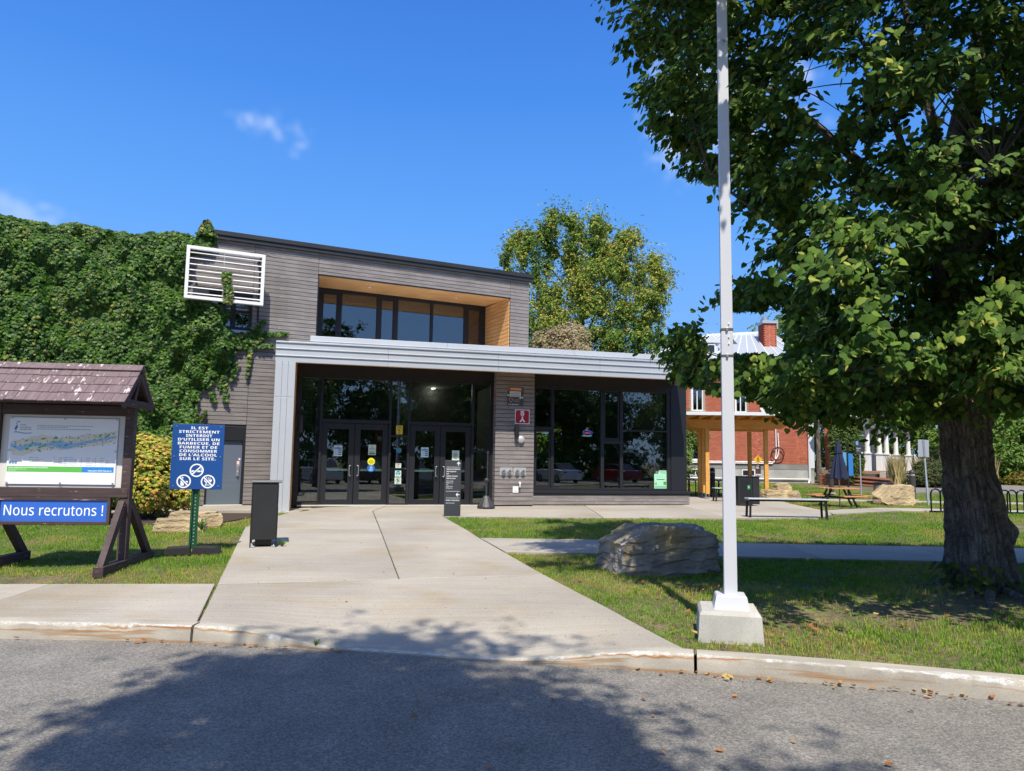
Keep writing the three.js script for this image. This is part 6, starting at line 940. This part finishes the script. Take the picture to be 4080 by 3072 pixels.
  function limbGeo({ cv, q }) { const g = new THREE.TubeGeometry(cv, 20, 1, 9), p = g.attributes.position, c = V3(0, 0, 0); for (let i = 0; i < p.count; i++) { const t = Math.floor(i / 10) / 20; cv.getPoint(t, c); const R = lerp(q, .014, Math.pow(t, .8)); p.setXYZ(i, c.x + (p.getX(i) - c.x) * R, c.y + (p.getY(i) - c.y) * R, c.z + (p.getZ(i) - c.z) * R); } g.computeVertexNormals(); return g; }
  curves.forEach((c) => mesh('limb', limbGeo(c), M.bark, o));
  mesh('upper_trunk', branch([-.18, 4.9, 0], [.1, 8.4, 1.2], .215, .04, .2, 14), M.bark, o);
  const lb = mesh('small_branches', join([...limbs, ...twigs]), M.bark, cr); lb.userData.kind = 'stuff';
  // suckers at the foot
  const su = []; for (let i = 0; i < 60; i++) { const a = 1.0 + r() * 2.2, q = .42 + r() * .16; su.push([q * Math.cos(a) - .05, .05 + r() * .32, q * Math.sin(a), V3(Math.cos(a), .9, Math.sin(a)).normalize(), (r() - .5) * 2, .06 + r() * .05, pick(r, [[.08, .12, .02], [.05, .09, .02], [.12, .16, .03]])]); } leaves('sucker_leaves', o, heartLeaf, LM, su);
  for (let k = 0; k < 7; k++) { const a = [.15, .75, 1.5, 2.2, 2.9, .45, 1.9][k], L = .75 + r() * .8; mesh('surface_root', branch([.32 * Math.cos(a), .06, .32 * Math.sin(a)], [(.32 + L) * Math.cos(a + .2), -.0, (.32 + L) * Math.sin(a + .2)], .07, .02, .015, 10), M.bark, o); }
}
// ---------------------------------------------------------------- other trees: a trunk, limbs and clumped sprigs
function tree(name, label, [x, y, z], H, clumps, n, size, cols, seed, o2 = {}) {
  const o = thing(name, label, 'tree', [x, y, z], 0, o2.group), r = rng(seed), list = [], lim = [], tr = o2.trunk ?? .2;
  mesh('trunk', branch([0, -.1, 0], [o2.lean ?? 0, H * .75, 0], tr, tr * .3, 0, 12), M.bark, o);
  const tot = clumps.reduce((s, c) => s + c[3] * c[4], 0);
  for (const [cx, cy, cz, rx, ry] of clumps) {
    lim.push(branch([(o2.lean ?? 0) * .3, Math.max(H * .25, cy - ry * 1.6), 0], [cx, cy, cz], tr * .3, tr * .06, .2, 8));
    const k = Math.round(n * rx * ry / tot), sub = []; for (let i = 0; i < 20; i++) { const d = V3(r() * 2 - 1, r() * 2 - 1, r() * 2 - 1).normalize(), q = .55 + r() * .4; sub.push([d.x * rx * q, d.y * ry * q, d.z * rx * q, .16 + r() * .26]); }
    const tone = (r() - .5) * .5;
    for (let i = 0; i < k; i++) { const s = sub[Math.floor(r() * 20)], d = V3(r() * 2 - 1, r() * 2 - 1, r() * 2 - 1).normalize(), q = r() < .16 ? .5 + r() * .35 : s[3] * 1.15 * Math.pow(r(), .42); const c = pick(r, r() < (o2.mix ?? .5) + tone ? cols[0] : cols[1]); list.push([cx + s[0] + d.x * q * rx, cy + s[1] + d.y * q * ry, cz + s[2] + d.z * q * rx, d.clone().add(V3(0, .6, 0)).normalize(), r() * 6.28, size * (.7 + r() * .6), c]); }
  }
  const c = group('crown', o); leaves('leaves', c, sprig, LM, list); const b = mesh('branches', join(lim), M.bark, c); b.userData.kind = 'stuff'; return o;
}
const G1 = [[.14, .25, .04], [.165, .28, .045], [.11, .21, .036]], G2 = [[.46, .50, .08], [.55, .50, .10], [.40, .47, .08], [.52, .42, .11]], G3 = [[.045, .10, .028], [.055, .115, .03]], GY = [[.14, .22, .04], [.17, .24, .045]];
tree('maple_tree', 'tall maple turning yellow that rises behind the pavilion roof', [3.4, .4, -36], 13.5, [[-3.3, 10.8, .3, .75, 1.5], [-3.0, 12.2, 0, .5, .9], [-2.2, 11.3, .5, .8, 1.6], [-1.0, 12.2, .3, 1.1, 1.7], [.3, 11.2, 0, 1.2, 1.8], [1.2, 12.2, .6, 1.1, 1.3], [2.4, 11.2, .2, 1.3, 1.5], [3.3, 10.2, .3, 1.1, 1.2], [-2.3, 8.6, .6, 1.2, 1.5], [-.6, 9.0, 1.2, 1.3, 1.7], [1.0, 9.3, 1.3, 1.3, 1.6], [2.6, 8.8, .9, 1.2, 1.4], [-1.6, 6.8, 1, 1.4, 1.4], [.4, 7.0, 1.4, 1.4, 1.3], [2.2, 6.8, 1.2, 1.4, 1.3], [3.2, 7.6, 0, .9, 1.1], [-2.6, 5.5, 0, 1.4, 1.4], [1.5, 5, 0, 2, 1.4]], 46000, .14, [G1, G2], 401, { mix: .62, trunk: .3 });
shrub('pale pinkish dried shrub showing above the pavilion roof', [2.15, 4.7, -30], [1.35, 1.30, 1.0], 5200, sprig, .15, [[.42, .30, .22], [.48, .38, .25], [.36, .30, .15], [.26, .28, .10]], 402, 12);
tree('garden_tree', 'dark green tree at the left end behind the pavilion', [-.2, .4, -33.5], 9, [[0, 6.5, 0, 1.6, 1.8], [1.0, 5.2, 0, 1.5, 1.8], [-1, 4.4, 0, 1.6, 1.5]], 6000, .2, [G1, G3], 403, { mix: .6 });
for (const [i, x, z, h, s] of [[0, 6.5, -38, 6, 0], [1, -5, -36, 7, 1], [2, -9, -34, 7, 2]]) tree('garden_tree', ['green tree low behind the right end of the pavilion', 'green tree seen through the pavilion glass on the left', 'green tree behind the vine covered wall'][i], [x, .4, z], h, [[0, h * .6, 0, 1.9, 1.9], [1.2, h * .45, .4, 1.7, 1.7], [-1.2, h * .42, .4, 1.7, 1.7], [0, h * .25, 1, 2.0, 1.3]], 5200, .22, [G1, GY], 410 + s, { mix: .6 });
tree('garden_tree', 'leafy tree top just right of the brick chimney', [21.5, .5, -52], 13, [[0, 11.6, 0, 1.8, 1.9], [-1.6, 10.4, .4, 1.5, 1.5], [1.6, 10.2, 0, 1.8, 1.8], [0, 8.8, 0, 2.2, 1.8]], 9000, .26, [G1, GY], 415, { mix: .5 });
[[-8.0, -30.5, 'first'], [-5.2, -31, 'second'], [-2.4, -30.5, 'third'], [.4, -30.8, 'fourth'], [3.0, -31, 'fifth'], [5.6, -30.5, 'sixth']].forEach(([x, z, k], i) => shrub(k + ' leafy garden bush from the left, seen through the pavilion glass', [x, .4, z], [1.9, 1.75, 1.2], 2600, sprig, .26, i % 2 ? GY : [...G1, ...GY], 480 + i, 12));
// the wood at the right, tree by tree
const wood = [[30, -62, 15, 'dark leafy tree behind the veranda corner'], [36, -60, 16, 'tall dark tree just right of the thick trunk'], [42, -58, 15, 'dark tree in the wood right of the trunk'], [33, -52, 8, 'lower bright green tree beside the driveway bend'], [48, -52, 15, 'dark tree at the right end of the wood'], [40, -50, 8, 'lower green tree at the edge of the right lawn'], [24, -62, 14, 'dark tree seen between the veranda columns'], [19, -66, 13, 'dark tree behind the brick house'], [54, -46, 14, 'rightmost dark tree of the wood']];
wood.forEach(([x, z, h, l], i) => tree('wood_tree', l, [x, .5, z], h, [[0, h * .78, 0, 3.2, 3.0], [2.4, h * .55, 0, 3.0, 2.8], [-2.4, h * .52, .5, 3.0, 2.8], [0, h * .32, 1.6, 3.4, 2.6], [1.6, h * .14, 2.0, 2.8, 1.8], [-2.0, h * .14, 1.8, 2.8, 1.8]], 9000, .34, i % 3 === 0 ? [G1, GY] : [G3, G1], 430 + i, { mix: .65, trunk: .3, group: 'trees of the wood at the right' }));
// climbing shrub by the house corner, flower bed, grasses
shrub('tall light green climbing shrub at the corner of the brick house', [18.7, .75, -41.2], [.95, 1.85, .6], 3000, sprig, .17, [[.10, .16, .03], [.13, .19, .04], [.07, .12, .03]], 451, 12);
shrub('low green bush in the flower bed before the stair', [22.2, .5, -39.6], [1.7, .75, .9], 3000, sprig, .15, [[.05, .09, .02], [.08, .12, .03], [.12, .10, .05]], 452, 10);
shrub('green bush with yellow flowers right of the stair', [25.0, .5, -41.5], [1.1, .8, .9], 2600, sprig, .15, [[.06, .11, .02], [.09, .15, .03], [.45, .30, .02]], 453, 10);
shrub('dark evergreen bush behind the yellow flowers', [27.2, .5, -45.0], [1.5, 1.4, 1.2], 2600, sprig, .2, [[.03, .06, .02], [.04, .08, .02]], 454, 10);
shrub('row of low reddish yellow ground plants below the wood', [36, .5, -45.5], [5.5, .65, 1.0], 5000, sprig, .2, [[.16, .20, .02], [.22, .20, .02], [.24, .11, .05]], 455, 26);
shrub('low leafy sapling beside the pavilion corner', [6.75, 1.9, -32], [.6, .5, .4], 500, sprig, .16, [[.14, .22, .03], [.20, .26, .04]], 456, 5);
function grassClump(label, x, z, h, n, cols, seed) {
  const o = thing('ornamental_grass', label, 'grass clump', [x, gy(x, z), z]), r = rng(seed), list = []; const blade = triGeo([[-.016, 0, 0], [.016, 0, 0], [.012, .5, .03], [-.012, .5, .03], [0, 1, .2]], [[0, 1, 2], [0, 2, 3], [3, 2, 4]]);
  for (let i = 0; i < n; i++) { const a = r() * 6.283, q = r() * .55; list.push([q * Math.cos(a), 0, q * Math.sin(a), V3(Math.cos(a), .15, Math.sin(a)).normalize(), (r() - .5) * .5, h * (.6 + r() * .5), pick(r, cols)]); }
  leaves('blades', o, blade, LM, list);
}
[[21.0, -40.6, 1.7, 'tall straw coloured grass clump left of the stair'], [22.9, -41.5, 1.6, 'straw coloured grass clump under the second column'], [25.9, -43.8, 2.0, 'tall straw grass clump right of the stair foot'], [27.6, -43.0, 1.7, 'straw grass clump nearest the driveway']].forEach(([x, z, h, l], i) => grassClump(l, x, z, h, 520, [[.55, .42, .22], [.48, .38, .18], [.26, .28, .09]], 460 + i));

// ---------------------------------------------------------------- lawn grass, fallen leaves
{
  const r = rng(501), blade = (() => { const v = [], f = []; for (let k = 0; k < 7; k++) { const a = k / 7 * 6.283 + k * .7, b = .10 + .05 * (k % 3), q = .30 * (k % 2 ? 1 : .55), w = .05; const c = Math.cos(a), s = Math.sin(a), o = v.length; const P = (u, y, d) => [c * (q + d) - s * u, y, s * (q + d) + c * u]; v.push(P(-w, -.2, 0), P(w, -.2, 0), P(w * .8, .5, b), P(-w * .8, .5, b), P(0, .85 + .15 * (k % 3), b * 3.2)); f.push([o, o + 1, o + 2], [o, o + 2, o + 3], [o + 3, o + 2, o + 4]); } return triGeo(v, f); })();
  const inPoly = (p, x, y) => { let c = false; for (let i = 0, j = p.length - 1; i < p.length; j = i++) { const [a, b] = p[i], [d, e] = p[j]; if ((b > y) !== (e > y) && x < (d - a) * (y - b) / (e - b) + a) c = !c; } return c; };
  const boxes = paved.map((p) => [Math.min(...p.map((q) => q[0])) - .02, Math.max(...p.map((q) => q[0])) + .02, Math.min(...p.map((q) => q[1])) - .02, Math.max(...p.map((q) => q[1])) + .02]);
  const onPaving = (x, z) => paved.some((p, i) => x > boxes[i][0] && x < boxes[i][1] && z > boxes[i][2] && z < boxes[i][3] && inPoly(p, x, z));
  const bare = (x, z) => { const n = fbm(x * 1.3, z * 1.3, 6, 4); let b = 0; b += 1.1 * Math.exp(-(((x - 3.6) / 1.3) ** 2 + ((z + 7.5) / .55) ** 2)); b += .9 * Math.exp(-(((x - 5.4) / 1.3) ** 2 + ((z + 8.3) / .7) ** 2)); b += 1.4 * Math.exp(-(((x + 5.5) / .8) ** 2 + ((z + 8.65) / .28) ** 2)); return b * (.45 + n * 1.1); };
  const M4 = new THREE.Matrix4(), P = V3(0, 0, 0), S = V3(0, 0, 0), E = new THREE.Euler(), Q = new THREE.Quaternion(), rows = [];
  const zones = [[-9.5, 9.5, -5.2, -11.3, 780, .033], [-9.5, 10.5, -11.3, -17.2, 420, .042], [6, 30, -17.2, -26, 170, .05], [5, 34, -26, -45, 75, .07], [-12, -5.2, -14, -18, 60, .06]];
  for (const [x0, x1, z0, z1, den, sz] of zones) { const n = Math.round((x1 - x0) * (z0 - z1) * den); for (let i = 0; i < n; i++) {
    const x = lerp(x0, x1, r()), z = lerp(z0, z1, r()); if (Math.abs(x) > -z * .78 + 1.5) continue; if (z > kerbZ(x) - .19) continue; if (onPaving(x, z)) continue; if (z < -42.2 && x < 19) continue; if (x < -5.6 && z < -15.0) continue; if (x > 15.5 && z < -31 - (x - 15.5) * .35) continue; if (x > -1.5 && x < 8.8 && z < -17.6 - Math.max(0, x - 2) * .25 && z > -28) continue;
    const b = bare(x, z); if (r() < b * 1.15) continue;
    const near = kerbZ(x) - z; const dry = fbm(x * .8 + 4, z * .8, 17, 4) + .22 * Math.exp(-near * .6) + b * .3, y = (near < 1.36 ? flatNear(x, z) : ground(x, z)) - .026; const q = r(); const cl = dry > .62 && q < .6 ? [.44, .40, .10] : dry > .52 && q < .45 ? [.34, .40, .07] : q < .33 ? [.13, .27, .026] : q < .7 ? [.185, .34, .032] : [.25, .41, .045];
    const k = .85 + r() * .3; rows.push([x, y, z, r() * 6.283, sz * (.7 + r() * .6) * (fbm(x * 2, z * 2, 3, 2) * .8 + .55), [cl[0] * k, cl[1] * k, cl[2] * k]]);
  } }
  const im = new THREE.InstancedMesh(blade, leafMat(.25, .8), rows.length); im.name = 'grass'; im.userData = { kind: 'stuff', label: 'mown lawn grass with dry and trodden patches', category: 'grass' }; im.castShadow = im.receiveShadow = true; const C = lin(1, 1, 1);
  rows.forEach(([x, y, z, a, s, c], i) => { E.set((r() - .5) * .35, a, (r() - .5) * .35); im.setMatrixAt(i, M4.compose(P.set(x, y, z), Q.setFromEuler(E), S.set(s * 1.05, s, s * 1.05))); im.setColorAt(i, C.setRGB(...c)); }); scene.add(im);
  // fallen leaves along the kerb and on the lawn
  const fl = [], dead = triGeo([[0, 0, 0], [-.35, -.3, .12], [-.25, -.8, .1], [0, -1.1, .25], [.25, -.8, .1], [.35, -.3, .14], [0, -.5, -.04]], [[6, 0, 1], [6, 1, 2], [6, 2, 3], [6, 3, 4], [6, 4, 5], [6, 5, 0]]), dc = [[.42, .17, .04], [.36, .13, .035], [.46, .26, .08], [.30, .12, .04], [.50, .34, .10]];
  for (let i = 0; i < 85; i++) { const u = r(), x = u < .28 ? -3.4 + r() * 2 : u < .9 ? 1.3 + r() * 2.6 : -5 + r() * 10; const z = kerbZ(x) + .015 + Math.pow(r(), 2.5) * .14; fl.push([x, .012 + r() * .012, z, V3((r() - .5) * .7, 1, (r() - .5) * .7).normalize(), r() * 6.28, .022 + r() * .035, pick(r, dc)]); }
  for (let i = 0; i < 80; i++) { const x = -.2 + r() * 5.5, z = -6.2 - r() * 3; if (onPaving(x, z)) continue; fl.push([x, ground(x, z) + .02, z, V3((r() - .5), 1, (r() - .5)).normalize(), r() * 6.28, .03 + r() * .035, pick(r, dc)]); }
  for (let i = 0; i < 14; i++) { const x = -1 + r() * 4, z = -4 - r() * 1.6; fl.push([x, .012, z, V3((r() - .5) * .6, 1, (r() - .5) * .6).normalize(), r() * 6.28, .03 + r() * .02, pick(r, dc)]); }
  for (let i = 0; i < 8; i++) { const x = -3 + r() * 3, z = -7 - r() * 6; fl.push([x, (kerbZ(x) - z < 1.36 ? flatNear(x, z) : ground(x, z)) + .02, z, V3((r() - .5) * .6, 1, (r() - .5) * .6).normalize(), r() * 6.28, .03, pick(r, dc)]); }
  const lf = leaves('fallen_leaves', scene, dead, leafMat(.15, .9), fl); lf.userData = { kind: 'stuff', label: 'small orange fallen leaves along the kerb and on the lawn', category: 'leaves' };
}
// ---------------------------------------------------------------- behind the camera: the tree that shades the road, parked cars and trees that the glass mirrors
{
  const r = rng(601), cl = []; for (let k = 0; k < 20; k++) { const d = V3(r() * 2 - 1, r() * 2 - 1, r() * 2 - 1).normalize(); cl.push([d.x * 2.2 - .25, 8.6 + d.y * 1.7, d.z * 1.9 - 1.2, .95 + r() * .35, .85 + r() * .3]); }
  tree('street_tree', 'leafy street tree beside the road whose crown shades the asphalt', [.72, 0, 3.2], 10, cl, 15000, .17, [G1, G3], 602, { trunk: .22 });
}
function makeCar(label, x, z, turn, paint) {
  const o = thing('parked_car', label, 'car', [x, 0, z], turn, 'cars parked across the road, mirrored in the glass'), pm = new THREE.MeshPhysicalMaterial({ color: lin(...paint), roughness: .35, clearcoat: 1, clearcoatRoughness: .05, metalness: .2 });
  const P = (a) => new THREE.Shape(a.map(([u, v]) => new THREE.Vector2(u, v)));
  const body = new THREE.ExtrudeGeometry(P([[-2.15, .32], [-2.2, .62], [-2.1, .86], [-1.2, .98], [1.3, 1.0], [2.05, .92], [2.18, .7], [2.15, .34], [1.75, .3], [1.6, .5], [1.3, .58], [1.0, .5], [.88, .28], [-.95, .28], [-1.05, .5], [-1.35, .58], [-1.65, .5], [-1.78, .3]]), { depth: 1.6, bevelEnabled: true, bevelSize: .06, bevelThickness: .09, bevelSegments: 3 }).translate(0, 0, -.8); mesh('body', body, pm, o);
  const cab = new THREE.ExtrudeGeometry(P([[-1.25, .96], [-.55, 1.44], [.75, 1.47], [1.55, 1.02]]), { depth: 1.3, bevelEnabled: true, bevelSize: .04, bevelThickness: .1, bevelSegments: 3 }).translate(0, 0, -.65); mesh('cabin_glass', cab, mat([.02, .025, .03], .05), o);
  mesh('roof', rbox(1.35, .05, 1.32, .02, .1, 1.49, 0), pm, o); mesh('pillar', join([bar([.1, .98, .78], [.12, 1.46, .70], .09, .05), bar([.1, .98, -.78], [.12, 1.46, -.70], .09, .05)]), pm, o);
  for (const wx of [-1.35, 1.3]) for (const s of [-1, 1]) { const w = group('wheel', o); mesh('tyre', new THREE.TorusGeometry(.24, .10, 10, 24).translate(wx, .33, s * .82), M.black, w); mesh('rim', cyl(.2, .2, .14, 0, -.07, 0, 18).rotateX(Math.PI / 2).translate(wx, .33, s * .82), M.steel, w); }
  for (const s of [-1, 1]) { mesh('headlight', rbox(.1, .14, .34, .03, -2.2, .74, s * .6), M.steel, o); mesh('tail_light', rbox(.08, .16, .28, .03, 2.16, .8, s * .64), mat([.3, .01, .01], .3), o); mesh('mirror', rbox(.12, .12, .16, .03, -.75, 1.02, s * .95), pm, o); }
}
[['white car parked opposite the left pane of the entrance', 2.6, 9.6, [.7, .7, .7]], ['black car parked beside the white one opposite the doors', 5.6, 9.7, [.02, .02, .022]], ['silver car parked opposite the double doors', 8.8, 9.8, [.4, .41, .42]], ['dark blue car parked opposite the board clad pier', 12.2, 9.8, [.02, .03, .06]], ['black car parked opposite the café window', 17.4, 10.2, [.02, .02, .02]], ['white car mirrored in the middle of the right window', 21.6, 10.4, [.72, .72, .72]], ['red car mirrored in the right hand window', 27.5, 10.6, [.32, .015, .015]]].forEach(([l, x, z, p], i) => makeCar(l, x, z, Math.PI / 2 + (i % 2 ? .04 : -.03), p));
const mirrorTrees = [[-6, 22, 11], [2, 21, 12], [9, 22, 11], [15, 21, 13], [21.5, 22, 12], [28, 21, 13], [35, 22, 12], [42, 19, 13], [47, 13, 12]];
mirrorTrees.forEach(([x, z, h], i) => tree('car_park_tree', ['first', 'second', 'third', 'fourth', 'fifth', 'sixth', 'seventh', 'eighth', 'ninth'][i] + ' tree from the left behind the parked cars, seen only in the glass', [x, 0, z], h, [[0, h * .72, 0, 3.0, 2.8], [2.2, h * .5, .4, 2.8, 2.6], [-2.2, h * .48, .2, 2.8, 2.6], [0, h * .28, -.8, 3.0, 2.2], [1.8, 1.4, -1.5, 2.6, 1.5], [-1.8, 1.3, -1.5, 2.6, 1.5]], 5200, .42, i % 2 ? [G1, GY] : [G3, G1], 650 + i, { mix: .6, trunk: .28, group: 'trees behind the car park' }));
struct('car_park_lawn', metreUV(new THREE.BoxGeometry(140, .3, 30).translate(10, -.02, 31)), mat([.06, .11, .025], .95));

renderer.render(scene, camera);
